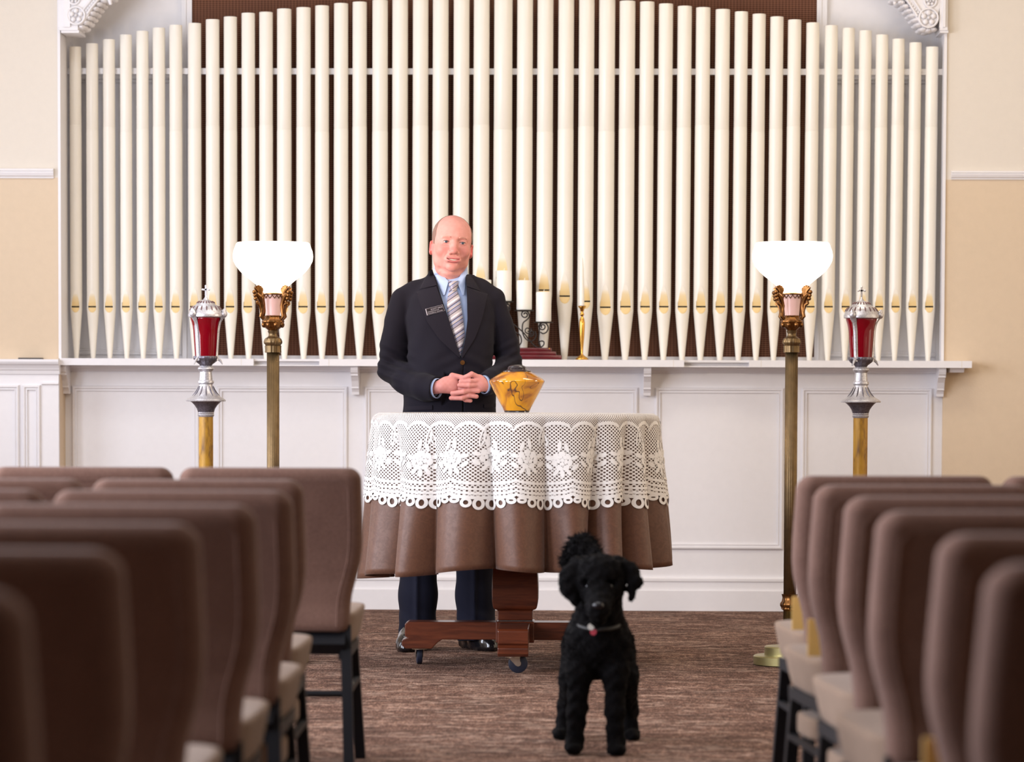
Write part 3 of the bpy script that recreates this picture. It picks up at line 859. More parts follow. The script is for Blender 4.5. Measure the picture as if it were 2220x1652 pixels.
# ================================================================ floor lamps
YLAMP = 12.68
def profile_px(Y, cpx, prof):
    """(py, half width px) top to bottom -> (r, z) bottom to top"""
    return [(hw / S(Y), P(cpx, py, Y).z) for py, hw in prof][::-1]
def torchere(cpx, label):
    Y = YLAMP; s_ = S(Y); b = P(cpx, 860, Y); c = (b.x, Y)
    t = thing('floor_lamp', (b.x, Y, 0), label, 'floor lamp', 'lit torchere floor lamps')
    z = lambda py: P(cpx, py, Y).z
    shp = [(528, 79), (531, 80.5), (536, 82), (545, 85.5), (556, 87), (566, 85.5), (577, 80), (588, 71.5), (598, 61), (608, 48), (618, 36), (626, 28), (634, 21)]
    out = profile_px(Y, cpx, shp)
    inn = [(r - .004, zz_ + .003) for r, zz_ in out]
    MB().lathe(out + inn[::-1][:-2], c, 48, cap=False).build('lamp_shade', M['shade'], t, ang=0)
    MB().lathe(profile_px(Y, cpx, [(634, 19), (645, 18.4), (660, 16.8), (675, 15.8), (684, 15.4)]), c, 32).build('glass_cup', M['shade_low'], t)
    l = bpy.data.lights.new('lamp_bulb', 'POINT'); l.energy = 22; l.color = (1.0, .80, .58); l.shadow_soft_size = .06
    lo = bpy.data.objects.new('lamp_bulb', l); COL.objects.link(lo); lo.parent = t; lo.location = (0, 0, z(540) + .10)
    # gallery ring with zigzag
    m = MB(); r0 = 20.5 / s_
    m.tube([(c[0] + r0 * math.cos(a), Y + r0 * math.sin(a), z(637.5)) for a in np.linspace(0, 2 * PI, 33)], .0035, 6, cap=False)
    r1 = 20 / s_
    m.tube([(c[0] + r1 * math.cos(a), Y + r1 * math.sin(a), z(640) if k % 2 == 0 else z(647)) for k, a in enumerate(np.linspace(0, 2 * PI, 25))], .0022, 5, cap=False)
    m.build('gallery_ring', M['bronze'], t)
    for sd, fb in ((-1, -1), (1, -1), (-1, 1), (1, 1)): # acanthus arms, two towards the front and two behind
        m = MB(); W = lambda dx, py, dy=0: (c[0] + sd * (dx / s_ + dy * .7), Y + fb * (dx * .9 / s_ - dy * .7), z(py))
        m.tube([W(19, 692), W(24, 686), W(22, 676), W(21, 664), W(24, 652), W(28, 643), (W(33, 637))], [.007, .008, .007, .008, .009, .010, .007], 8)
        for dx, py, r in ((37, 634, .0085), (36, 641, .0075), (34.5, 648, .0085), (31, 655, .0065), (30, 660, .006)):
            m.ball(W(dx, py), r, 8, 6)
        m.tube([W(33, 657), W(27, 662), W(25, 672), W(24, 684)], [.006, .006, .004, .003], 6)
        arm = m.build('acanthus_arm', M['bronze'], t)
        f = MB()                                        # shell finial on top of the arm
        for k in range(5):
            a = math.radians(-42 + 21 * k)
            f.tube([W(25, 642), W(27 + 7 * math.sin(a), 635 - 9 * math.cos(a) * .8), W(29 + 11 * math.sin(a), 638 - 19 * math.cos(a))], [.004, .0075, .0045], 6)
        f.build('shell_finial', M['bronze'], arm)
    lob = lambda a, z_: 1 + .03 * math.cos(10 * a)
    cup = profile_px(Y, cpx, [(683, 14), (685, 17), (688, 16.5), (692, 19), (695, 23.5), (698, 24), (701, 22), (706, 20.5), (711, 16.5), (716, 10), (718, 9)])
    cu = MB().lathe(cup, c, 60, lob).build('cup', M['bronze'], t)
    for k in range(8):
        a = 2 * PI * (k + .5) / 8; m = MB()
        m.ball((c[0] + 21 / s_ * math.cos(a), Y + 21 / s_ * math.sin(a), z(704)), (.009, .009, .012), 8, 6)
        m.build('cup_boss', M['bronze'], cu)
    neck = [(716, 10), (718, 11.5), (720, 11), (723, 9.5), (727, 9.5), (730, 11), (732, 14), (734, 17.5), (736, 18), (740, 19.5), (744, 19.5), (747, 17), (749, 16), (750, 17.5), (758, 17), (764, 17.5), (765, 14)]
    MB().lathe(profile_px(Y, cpx, neck), c, 64, lambda a, z_: 1 + .035 * math.cos(14 * a) * (1 if z_ < z(734) else 0)).build('collar', M['brass_dull'], t)
    MB().lathe([(13.2 / s_, .115), (13.2 / s_, z(762))], c, 96, lambda a, z_: 1 + .035 * math.cos(22 * a)).build('fluted_pole', M['brass_dull'], t, ang=0)
    zk = lambda py: z(py)
    knob = [(1288, 17), (1291, 16), (1296, 15), (1303, 16.5), (1308, 20), (1313, 20), (1317, 17.5), (1320, 18.5), (1323, 14), (1330, 10), (1340, 8.5), (1385, 8.5), (1398, 10)]
    MB().lathe(profile_px(Y, cpx, knob), c, 48, lambda a, z_: 1 + .05 * math.cos(8 * a) * (1 if z_ > z(1318) else 0)).build('foot_knob', M['bronze'], t)
    MB().lathe([(.098, .038), (.098, .07), (.094, .074), (.02, .076)], c, 48).build('upper_step', M['brass_base'], t)
    MB().lathe([(.136, 0), (.141, .004), (.141, .034), (.137, .038), (.05, .039)], c, 64).build('base_disc', M['brass_base'], t)
    return t
torchere(592, 'lit brass torchere lamp with opal glass bowl, behind the left block of chairs')
torchere(1715.5, 'lit brass torchere lamp with opal glass bowl, beside the right block of chairs')

# ================================================================ processional lanterns
YLAN = 12.95
def lantern(cpx, dpy, a0, label):
    Y = YLAN; s_ = S(Y); b = P(cpx, 860, Y); c = (b.x, Y)
    t = thing('processional_lantern', (b.x, Y, 0), label, 'lantern', 'ruby glass lanterns on poles')
    z = lambda py: P(cpx, py + dpy, Y).z
    pp = lambda prof: [(hw / s_, z(py)) for py, hw in prof][::-1]
    m = MB()
    m.box(c[0] - .0035, c[0] + .0035, Y - .003, Y + .003, z(645), z(620)); m.box(c[0] - 7 / s_, c[0] + 7 / s_, Y - .003, Y + .003, z(629.5), z(626))
    for q in ((-7, 627.7), (7, 627.7), (0, 620)): m.ball((c[0] + q[0] / s_, Y, z(q[1])), .0045, 8, 6)
    m.lathe(pp([(641, 1.6), (645, 2.6), (648, 5), (651, 6)]), c, 16)
    m.build('cross', M['silver'], t)
    dome = pp([(649, 4), (650.5, 9), (654, 15), (658, 20), (660, 21), (662, 25), (667, 31), (673, 35), (679, 37), (682, 38.5), (687, 38), (688.5, 34), (690, 30)])
    d = MB().lathe(dome, c, 48).build('dome', M['silver'], t)
    for k in range(18):                                # pierced slots of the dome, two tiers
        a = 2 * PI * k / 18
        m = MB()
        for (p0, h0), (p1, h1) in (((664, 28.6), (673, 35.6)), ((653, 14), (657.5, 20.2))):
            pts = [(c[0] + (h0 + (h1 - h0) * f) / s_ * math.cos(a), Y + (h0 + (h1 - h0) * f) / s_ * math.sin(a), z(p0 + (p1 - p0) * f)) for f in (0, .35, .7, 1)]
            m.tube(pts, [.0016, .0030, .0030, .0014], 6)
        m.build('pierced_slot', M['slot_dark'], d)
    gl = [(688, 33.5), (692, 33), (698, 31), (706, 29), (716, 27.5), (730, 26.5), (745, 25.5), (760, 24.5), (774, 23.5)]
    o = pp(gl); MB().lathe(o + [(r - .004, z_) for r, z_ in o[::-1]], c, 48, cap=False).build('ruby_glass', M['ruby'], t, ang=0)
    MB().lathe(pp([(735, 14), (736, 16), (773, 16), (774, 14)]), c, 24).build('candle_cup', M['ruby'], t)
    for k in range(3):                                  # chased silver straps
        a = a0 + k * 2 * PI / 3; m = MB(); rs = []
        for py, hw in [(686, 39), (690, 36)] + gl[2:] + [(776, 25), (782, 25.5)]:
            w = 5.2 / s_ if py > 692 else 7.5 / s_
            r = (hw + 1.6) / s_; ca, sa = math.cos(a), math.sin(a)
            rs.append([(c[0] + r * ca - u * w * sa + o_ * ca, Y + r * sa + u * w * ca + o_ * sa, z(py)) for u, o_ in ((-1, -.003), (-.6, .002), (0, .0035), (.6, .002), (1, -.003))])
        m.rings(rs, cap=False, closed=False)
        st = m.build('strap', M['silver'], t, ang=0)
        f = MB(); r = 40 / s_
        f.ball((c[0] + r * math.cos(a), Y + r * math.sin(a), z(681)), (.014, .014, .015), 10, 7)
        f.tube([(c[0] + r * math.cos(a), Y + r * math.sin(a), z(676)), (c[0] + (r + .006) * math.cos(a), Y + (r + .006) * math.sin(a), z(669))], [.012, .004], 8)
        f.build('strap_crest', M['silver'], st)
        e = MB(); r = 25 / s_
        e.tube([(c[0] + r * math.cos(a), Y + r * math.sin(a), z(776)), (c[0] + (r + .014) * math.cos(a), Y + (r + .014) * math.sin(a), z(782)), (c[0] + (r + .022) * math.cos(a), Y + (r + .022) * math.sin(a), z(790))], [.008, .005, .002], 6)
        e.build('strap_tip', M['silver'], st)
    bowl = pp([(772, 26), (774, 27), (778, 26.5), (783, 23), (787, 18), (790, 14), (794, 12)])
    MB().lathe(bowl, c, 60, lambda a, z_: 1 + .03 * math.cos(16 * a)).build('gadrooned_bowl', M['silver_dark'], t)
    stem = pp([(790, 11), (794, 13), (797, 17), (800, 18), (803, 15.5), (806, 13), (812, 13.5), (824, 14.5), (825, 16.5), (828, 17.5), (831, 17), (833, 14.5), (838, 15.5), (845, 18.5), (852, 23), (858, 29), (863, 37), (866, 42), (868, 43.5), (870, 43), (870.5, 34)])
    MB().lathe(stem, c, 64).build('stem_and_drip_pan', M['silver'], t)
    for k in range(12):                                 # engraved leaves on the flare
        a = 2 * PI * k / 12 + .13; m = MB()
        m.tube([(c[0] + (hw + .3) / s_ * math.cos(a), Y + (hw + .3) / s_ * math.sin(a), z(py)) for py, hw in ((837, 15.5), (845, 18.5), (852, 23), (858, 29))], [.0012, .003, .003, .001], 5)
        m.build('engraved_leaf', M['silver_dark'], t)
    MB().lathe(pp([(870, 34), (873, 29.5), (879, 24), (886, 19.5), (894, 17)]), c, 60, lambda a, z_: 1 + .02 * math.cos(20 * a)).build('socket_cone', M['silver_dark'], t)
    MB().lathe(pp([(893, 17), (895, 18), (897, 16.8), (899, 18), (902, 17.5), (904, 15.5)]), c, 48).build('ferrule', M['silver'], t)
    MB().lathe([(15.4 / s_, .05), (15.6 / s_, z(902))], c, 40).build('pole', M['pole'], t)
    MB().lathe([(.15, 0), (.155, .006), (.15, .022), (.10, .03), (.05, .05), (.04, .07), (.035, .16), (.03, .17)], c, 48).build('floor_stand', M['iron'], t)
lantern(446.5, 0, math.radians(-90 - 37), 'silver lantern with ruby glass on a golden pole, far left beside the lamp')
lantern(1866, 2.5, math.radians(-90 - 33), 'silver lantern with ruby glass on a golden pole, far right beside the lamp')

# ================================================================ shelf ornaments
YC = 15.765
def zc_(py, px=1136): return P(px, py, YC).z
s_c = S(YC)
cc = P(1092, 778, YC)
t = thing('candelabra', (cc.x, YC, Z_SH), 'black scrolled iron candelabra on a burgundy stepped wood base, behind the man', 'candelabra')
for k, (hw, p0, p1, dpt) in enumerate(((126, 778, 770, .062), (114, 771, 762, .054), (104, 763, 754, .046))):
    z0, z1 = (Z_SH + .0005 if k == 0 else zc_(p0)), zc_(p1)
    o = MB().box(cc.x - hw / s_c, cc.x + hw / s_c, YC - dpt, YC + dpt, z0, z1).build('base_tier', M['burgundy'], t)
    bevel(o, .005, 3); sharp(o, 50)
for sd in (-1, 1):
    for hw, p in ((99, 756), (112, 765), (123, 773)):
        MB().ball((cc.x + sd * hw / s_c, YC - .05, zc_(p)), .0035, 8, 6).build('base_stud', M['gold'], t)
cand = [(-86, 633, 697.5), (-44, 607, 672), (0, 587, 653), (44, 608, 672), (86, 633, 697.5)]
W = lambda dx, py, dy=0: (cc.x + dx / s_c, YC + dy, zc_(py))
for i, (dx, p0, p1) in enumerate(cand):
    hw = 22 / s_c
    q = W(dx, p1 + 1)
    MB().lathe([(.012, q[2] - .006), (hw * .9, q[2] - .003), (hw, q[2]), (hw * .95, q[2] + .0008)], (q[0], YC), 32).build('drip_plate', M['iron'], t)
def crom(pts, k=4):
    if len(pts) > 20: return pts
    p = [np.array(q, float) for q in pts]; p = [2 * p[0] - p[1]] + p + [2 * p[-1] - p[-2]]; out = []
    for i in range(1, len(p) - 2):
        for j in range(k):
            t_ = j / k
            out.append(tuple(.5 * ((2 * p[i]) + (-p[i - 1] + p[i + 1]) * t_ + (2 * p[i - 1] - 5 * p[i] + 4 * p[i + 1] - p[i + 2]) * t_ ** 2 + (-p[i - 1] + 3 * p[i] - 3 * p[i + 1] + p[i + 2]) * t_ ** 3)))
    return out + [tuple(p[-2])]
def spiral(c0, r0, a0, turns, n=44, shrink=.25):
    return [(c0[0] + r0 * (1 - (1 - shrink) * k / n) * math.cos(a0 + turns * 2 * PI * k / n), c0[1] - r0 * (1 - (1 - shrink) * k / n) * math.sin(a0 + turns * 2 * PI * k / n)) for k in range(n + 1)]
for sd in (-1, 1):
    def wire(pts, name='iron_scroll', r=.0032):
        MB().tube([W(sd * a, b) for a, b in crom(pts)], r, 6).build(name, M['iron'], t)
    # main rail running from the centre down to the foot
    wire([(2, 690), (12, 697), (24, 705), (36, 715), (46, 725), (54, 736), (64, 747), (72, 753), (80, 753), (86, 748), (87, 742), (83, 739), (77, 741), (76, 746)])
    # S under candle at 44
    wire([(47, 673), (53, 678), (55, 686), (50, 693), (42, 700), (40, 712), (42, 725), (48, 735), (58, 740), (66, 736), (70, 727), (68, 718)])
    wire(spiral((46, 682), 9, PI * .4, 1.3))
    wire(spiral((52, 716), 8.5, PI * .2, -1.4)); wire(spiral((59, 722), 7.5, PI * 1.2, 1.4))
    # S under candle at 86
    wire([(88, 699), (94, 704), (96, 712), (92, 720), (85, 723), (79, 720)]); wire(spiral((84, 708), 8.5, PI * .6, 1.4))
    wire([(84, 698), (78, 706), (77, 720), (76, 738), (80, 753)])
    # under the tall candle
    wire([(0, 654), (10, 660), (13, 670), (8, 680), (2, 690), (4, 705), (14, 716), (26, 720), (36, 728), (38, 742), (30, 753)])
    wire(spiral((6, 668), 8, PI * .4, 1.3)); wire(spiral((22, 735), 10, 0, 1.5))
    wire([(0, 690), (0, 722), (0, 754)], r=.004)
names = ['leftmost', 'left inner', 'tall middle', 'right inner', 'rightmost']
for i, (dx, p0, p1) in enumerate(cand):
    q0, q1 = W(dx, p0), W(dx, p1); r = 16.6 / s_c
    c = thing('pillar_candle', (q1[0], YC, q1[2]), f'white pillar candle, {names[i]} one on the iron candelabra', 'candle', 'pillar candles on the candelabra')
    zz0, zz1 = q1[2] + .001, q0[2]
    MB().lathe([(r * .97, zz0), (r, zz0 + .004), (r, zz1 - .004), (r * .96, zz1), (r * .7, zz1 - .002), (.002, zz1 - .003)], (q1[0], YC), 32).build('wax_body', M['wax'], c)
    MB().tube([(q1[0], YC, zz1 - .004), (q1[0] + .001, YC, zz1 + .006), (q1[0] + .003, YC, zz1 + .012)], .0016, 6).build('wick', M['wick'], c)
# brass candlestick with taper
c = P(1261.5, 778, YC); cx_ = c.x; zq = lambda py: P(1261, py, YC).z
t = thing('candlestick', (cx_, YC, Z_SH), 'slender polished brass candlestick on the white shelf', 'candlestick')
pr = [(664, 8.5), (666, 8), (669, 5), (674, 4), (677, 2.5), (679, 4), (681.5, 4.8), (684, 4), (686, 2.2), (688, 3.2), (692, 5), (700, 6.2), (712, 6), (730, 5), (750, 3.4), (765, 2.4), (768, 2.6), (771, 5), (775, 11), (777.5, 15)]
pz = [(hw / s_c, max(zq(py), Z_SH + .001)) for py, hw in pr][::-1]
MB().lathe([(15.5 / s_c, Z_SH + .0003)] + pz[1:], (cx_, YC), 36).build('stem_and_base', M['gold'], t, ang=0)
MB().lathe([(3.2 / s_c, zq(670)), (8.7 / s_c, zq(664.5)), (9 / s_c, zq(663)), (6 / s_c, zq(664)), (5.6 / s_c, zq(668))], (cx_, YC), 28).build('candle_cup', M['gold'], t)
t = thing('taper_candle', (cx_ - .002, YC, zq(668)), 'tall white taper candle standing in the brass candlestick', 'candle')
MB().lathe([(5.6 / s_c, zq(667)), (5.6 / s_c, zq(655)), (5.2 / s_c, zq(620)), (4 / s_c, zq(580)), (2.6 / s_c, zq(562)), (1.2 / s_c, zq(558))], (cx_ - .002, YC), 24).build('wax_body', M['wax'], t)
MB().tube([(cx_ - .002, YC, zq(559)), (cx_ - .001, YC, zq(553))], .001, 5).build('wick', M['wick'], t)

# ================================================================ pedestal table on casters
YT = 12.61; sT = S(YT)
tc = P(1119, 860, YT); TX = tc.x
ZT = P(1119, 898, YT).z                               # table height incl. cloth
zT = lambda py, Y=YT: P(1119, py, Y).z
table = thing('pedestal_table', (TX, YT, 0), 'round mahogany pedestal table on casters, draped with brown and lace cloths', 'table')
MB().lathe([(.50, ZT - .035), (.525, ZT - .030), (.53, ZT - .018), (.525, ZT - .006), (.45, ZT - .005)], (TX, YT), 72).build('table_top', M['wood'], table)
def sq_rings(prof):
    return [[(TX + h * a, YT + h * b, z) for a, b in ((-1, -1), (1, -1), (1, 1), (-1, 1))] for h, z in prof]
yf = YT - .09
zf = lambda py: P(1119, py, yf).z
col = [(.068, zf(1346)), (.068, zf(1324)), (.082, zf(1321)), (.086, zf(1316)), (.090, zf(1300)), (.0905, zf(1275)), (.089, zf(1255)), (.086, zf(1235)), (.078, zf(1215)), (.066, zf(1195)), (.060, zf(1160)), (.060, zf(1000)), (.072, zf(960)), (.09, zf(930)), (.12, ZT - .036)]
o = MB().rings(sq_rings(col)).build('pedestal', M['wood'], table, smooth=False)
bevel(o, .004, 2)
hub0, hub1 = P(1119, 1412, YT - .4).z, zf(1346)
za0, za1 = P(1119, 1385, YT).z, P(1119, 1347, YT).z  # arm underside / top
o = MB().box(TX - .075, TX + .075, YT - .075, YT + .075, za0 - .01, za1 + .004).build('hub_block', M['wood'], table, smooth=False); bevel(o, .004)
ARM = .43
zfoot = P(1119, 1405, YT).z
for k in range(4):
    a = k * PI / 2
    prof = [(.06, za0), (.06, za1), (ARM - .012, za1), (ARM, za1 - .008), (ARM, za1 - .055), (ARM - .01, za1 - .062), (ARM + .012, za1 - .072), (ARM + .012, zfoot + .012), (ARM - .004, zfoot), (ARM - .105, zfoot), (ARM - .125, zfoot + .022), (ARM - .145, za0)]
    m = MB(); hw = .058
    n = len(prof); ca, sa = math.cos(a), math.sin(a)
    v = [(TX + d * ca - w_ * sa, YT + d * sa + w_ * ca, z_) for w_ in (-hw, hw) for d, z_ in prof]
    f = [tuple(range(n)), tuple(range(2 * n - 1, n - 1, -1))] + [(i, i + n, (i + 1) % n + n, (i + 1) % n) for i in range(n)]
    m.add(v, f)
    o = m.build('foot_arm', M['wood'], table, smooth=False); bevel(o, .003, 2)
    # caster
    d = ARM - .055; cxk, cyk = TX + d * ca, YT + d * sa
    rot = [0.35, 1.35, PI / 2 + .12, 0.1][k]                 # wheel heading
    rw = .037; off = .018
    hx, hy = math.cos(rot), math.sin(rot)
    wc = Vector((cxk + hx * off, cyk + hy * off, rw))
    nx, ny = -hy, hx
    MB().lathe([(.030, zfoot - .006), (.030, zfoot)], (cxk, cyk), 20).build('caster_plate', M['steel'], table)
    rs = []
    for u, r in ((-.011, rw - .006), (-.009, rw - .001), (-.004, rw), (.004, rw), (.009, rw - .001), (.011, rw - .006)):
        rs.append([(wc.x + nx * u + hx * r * math.cos(q), wc.y + ny * u + hy * r * math.cos(q), wc.z + r * math.sin(q)) for q in np.linspace(0, 2 * PI, 25)[:-1]])
    MB().rings(rs).build('caster_wheel', M['blue_rubber'], table)
    hubr = []
    for u in (-.0135, .0135):
        hubr.append([(wc.x + nx * u + hx * .011 * math.cos(q), wc.y + ny * u + hy * .011 * math.cos(q), wc.z + .011 * math.sin(q)) for q in np.linspace(0, 2 * PI, 15)[:-1]])
    MB().rings(hubr).build('caster_axle', M['steel'], table)
    for u in (-.0145, .0145):
        w2 = .020
        A = [(cxk - hx * w2 + nx * u, cyk - hy * w2 + ny * u, zfoot - .006), (cxk + hx * (w2 + .004) + nx * u, cyk + hy * (w2 + .004) + ny * u, zfoot - .006), (wc.x + hx * .009 + nx * u, wc.y + hy * .009 + ny * u, rw - .008), (wc.x - hx * .009 + nx * u, wc.y - hy * .009 + ny * u, rw - .008)]
        B_ = [(p[0] + nx * .002, p[1] + ny * .002, p[2]) for p in A]
        MB().rings([A, B_]).build('caster_fork', M['steel'], table, smooth=False)

# ---------------------------------------------------------------- draped cloths
val_deg = [-79, -54.7, -31.9, -9, 12.2, 35, 50.4, 65]
VAL = sorted([math.radians(v) for v in val_deg] + [math.radians(v) for v in (84, 107, 130, 152, 175, 198, 220, 242, 262)])
RT = .538
def fold(th):
    """0 in the valleys, 1 on the ridges; th measured from the camera side"""
    th = (th - VAL[0]) % (2 * PI) + VAL[0]
    for i in range(len(VAL)):
        a = VAL[i]; b = VAL[i + 1] if i + 1 < len(VAL) else VAL[0] + 2 * PI
        if a <= th < b:
            u = (th - a) / (b - a)
            skew = u ** (0.8 + .5 * ((i * 37) % 10) / 10)
            return math.sin(PI * skew) ** .75, i, u
    return 0, 0, 0
hem_var = [(.03 * math.sin(i * 2.3 + 1) + .012 * math.cos(i * 4.1)) for i in range(40)]
def cloth(th, t, off=0.0):
    """t: distance from the table edge down the drop (negative = on the top)"""
    f, i, u = fold(th)
    rc = .022
    if t <= 0: r, z = RT + t - rc * .3, ZT
    elif t < rc * 1.57:
        a = t / rc; r, z = RT - rc * .3 + rc * math.sin(a), ZT - rc * (1 - math.cos(a))
    else:
        d = t - rc * 1.57; r, z = RT + rc * .7, ZT - rc - d
    d = max(t - .01, 0)
    g = min(d / .6, 1.1)
    wob = .012 * math.sin(3.1 * th + 7 * t) * g
    r += (f - .55) * .132 * g ** .8 + .006 * g + wob * .5
    th2 = th + .05 * g * math.sin(5 * th + 1.3)
    r += off; z += off if t <= 0 else off * .3
    return (TX + r * math.sin(th2), YT - r * math.cos(th2), z)
def drop_len(th):
    f, i, u = fold(th)
    return .607 + .014 * math.sin(th * 2 - .9) - .030 * math.sin(th) + .010 * math.sin(7 * th)
def cloth_mesh(name, mat, label, cat, off, t0, tend, nt, nth=620, parent=None, hem=None):
    o = thing(name, (TX, YT, ZT), label, cat) if label else parent
    return o
NTH = 640
def sheet(tlist, off, endf, name, mat, parent, uvs=True):
    vs, uv, fs = [], [], []
    for a, tt in enumerate(tlist):
        for j in range(NTH):
            th = -PI + 2 * PI * j / NTH
            t_ = tt if tt <= 0 else tt * endf(th)
            vs.append(cloth(th, t_, off)); uv.append((th * .58, t_))
    for a in range(len(tlist) - 1):
        for j in range(NTH):
            k = (j + 1) % NTH; fs.append((a * NTH + j, a * NTH + k, (a + 1) * NTH + k, (a + 1) * NTH + j))
    o = mk(name, vs, fs, mat, parent, uv=uv if uvs else None)
    fix_normals(o); return o
sat = thing('brown_tablecloth', (TX, YT, ZT), 'floor-bound brown satin tablecloth hanging in folds from the round table', 'tablecloth')
sat['label'] = 'long brown satin tablecloth hanging in folds under the lace cloth'
tl = [-.537, -.3, -.1, -.02, .0] + [x for x in np.linspace(.01, .06, 5)] + [x for x in np.linspace(.1, 1.0, 26)]
o = sheet(tl, .0, lambda th: drop_len(th), 'drape', M['satin'], sat, False)
md = o.modifiers.new('thick', 'SOLIDIFY'); md.thickness = .0015; md.offset = -1
# hem band stitched inside
hb = sheet([.955, .995], -.0035, lambda th: drop_len(th), 'hem_band', M['satin'], sat, False)

lace = thing('lace_overlay', (TX, YT, ZT + .002), 'white lace overlay with rose border draped over the brown tablecloth', 'lace cloth')
LLEN = .352
def lace_end(th): return LLEN + .006 * math.sin(3 * th)
NS = 32
def swag(th):                                         # scalloped boundary between fine and open net
    u = (th / (2 * PI) * NS) % 1
    return .074 - (.008 if int(th / (2 * PI) * NS + NS) % 2 else 0) * (1 - math.sin(PI * u)) - .030 * math.sin(PI * u) ** .6
def rel(t0f, t1f, n, off, name, mat):
    vs, uv, fs = [], [], []
    for a in range(n + 1):
        for j in range(NTH):
            th = -PI + 2 * PI * j / NTH
            t_ = t0f(th) + (t1f(th) - t0f(th)) * a / n
            vs.append(cloth(th, t_, off)); uv.append((th * .58, t_))
    for a in range(n):
        for j in range(NTH):
            k = (j + 1) % NTH; fs.append((a * NTH + j, a * NTH + k, (a + 1) * NTH + k, (a + 1) * NTH + j))
    o = mk(name, vs, fs, mat, lace, uv=uv); fix_normals(o); return o
OL = .0045
NB = 16
def wavy(t): return lambda th: t - .016 * (1 - math.sin(PI * ((th / (2 * PI) * NB) % 1)) ** .6)
rel(lambda th: -.52, lambda th: 0, 8, OL, 'top_net', M['net_fine'])
rel(lambda th: 0, swag, 8, OL, 'fine_net', M['net_fine'])
rel(swag, lambda th: wavy(.322)(th), 16, OL, 'open_net', M['net'])
OM = OL + .0012
rel(lambda th: swag(th) - .007, lambda th: swag(th) + .006, 3, OM, 'scallop_line', M['lace'])
for a, b in ((.266, .276), (.288, .296), (.304, .313)):
    rel(wavy(a), wavy(b), 2, OM, 'border_stripe', M['lace'])
rel(wavy(.318), wavy(.330), 2, OM, 'hem_stripe', M['lace'])
def motif(shapes, th0, t0, name, parent):
    """flat stitched shapes: ellipses (dx, dt, a, b, ang) in metres around (th0,t0)"""
    vs, fs = [], []
    for dx, dt, a, b, ang in [tuple(q_ * .93 for q_ in e_[:4]) + (e_[4],) for e_ in shapes]:
        base = len(vs); ca, sa = math.cos(ang), math.sin(ang); K = 14
        vs.append(cloth(th0 + dx / .58, t0 + dt, OM + .0006))
        for rr_ in (.5, 1):
            for k in range(K):
                e, g_ = a * rr_ * math.cos(2 * PI * k / K), b * rr_ * math.sin(2 * PI * k / K)
                vs.append(cloth(th0 + (dx + e * ca - g_ * sa) / .58, t0 + dt + e * sa + g_ * ca, OM + .0006))
        for k in range(K):
            k2 = (k + 1) % K
            fs.append((base, base + 1 + k, base + 1 + k2)); fs.append((base + 1 + k, base + 1 + K + k, base + 1 + K + k2, base + 1 + k2))
    o = mk(name, vs, fs, M['lace'], parent); fix_normals(o); return o
NR = 26
for k in range(NR):
    th = 2 * PI * (k + .35) / NR
    fl = 1 if k % 2 else -1; rs_ = random.Random(k)
    q = .178 + .008 * math.sin(k * 1.7)
    pet = [(0, -.003, .0085, .0075, 0)]
    for j in range(5):
        an = j * 2 * PI / 5 + .4 * fl; pet.append((.0165 * math.cos(an), -.003 + .0155 * math.sin(an), .0100, .0072, an + PI / 2))
    for j in range(7):
        an = j * 2 * PI / 7 + .2; pet.append((.0325 * math.cos(an), .001 + .0295 * math.sin(an), .0145, .0105, an + PI / 2))
    lv = [(-.054 * fl, .022, .018, .0095, .6 * fl), (.054 * fl, .024, .018, .0095, -.6 * fl), (-.053 * fl, -.012, .018, .009, .2 * fl), (.053 * fl, -.014, .018, .009, -.3 * fl), (.020 * fl, -.052, .020, .008, 1.2 * fl), (-.010 * fl, -.060, .024, .008, 1.7 * fl), (.0, .052, .017, .009, 1.5), (.026 * fl, .046, .016, .008, .9 * fl), (-.026 * fl, .046, .016, .008, -.9 * fl)]
    st = [(0, 0, .050, .0013, .45 * fl), (0, 0, .050, .0013, -.28 * fl), (0, 0, .0013, .052, 0), (0, 0, .0013, .05, .35 * fl), (0, 0, .0013, .05, -.35 * fl)]
    motif(pet + lv + st, th, q, 'rose_motif', lace)
def ringband(th0, t0, a, b, w, name, off=OM + .0007, ang=0):
    vs, fs = [], []; K = 22
    for rr_ in (0, 1):
        for k in range(K):
            an = 2 * PI * k / K
            e, g_ = (a - w * rr_) * math.cos(an), (b - w * rr_) * math.sin(an)
            vs.append(cloth(th0 + (e * math.cos(ang) - g_ * math.sin(ang)) / .58, t0 + e * math.sin(ang) + g_ * math.cos(ang), off))
    for k in range(K):
        k2 = (k + 1) % K; fs.append((k, K + k, K + k2, k2))
    o = mk(name, vs, fs, M['lace'], lace); fix_normals(o); return o
for k in range(0, NS, 2):                              # ribbon loops hanging from the scallop cusps
    th = 2 * PI * (k + 1) / NS
    ringband(th - .010, .100, .011, .034, .0065, 'ribbon_loop', ang=.25)
    ringband(th + .016, .106, .010, .026, .0065, 'ribbon_loop', ang=-.35)
NH = NB * 6
for k in range(NH):                                    # looped hem
    th = 2 * PI * (k + .5) / NH
    ln = (.013, .019, .023, .024, .020, .014)[k % 6]
    ringband(th, wavy(.330)(th) + ln * .72, .0185, ln, .0105, 'hem_loop')

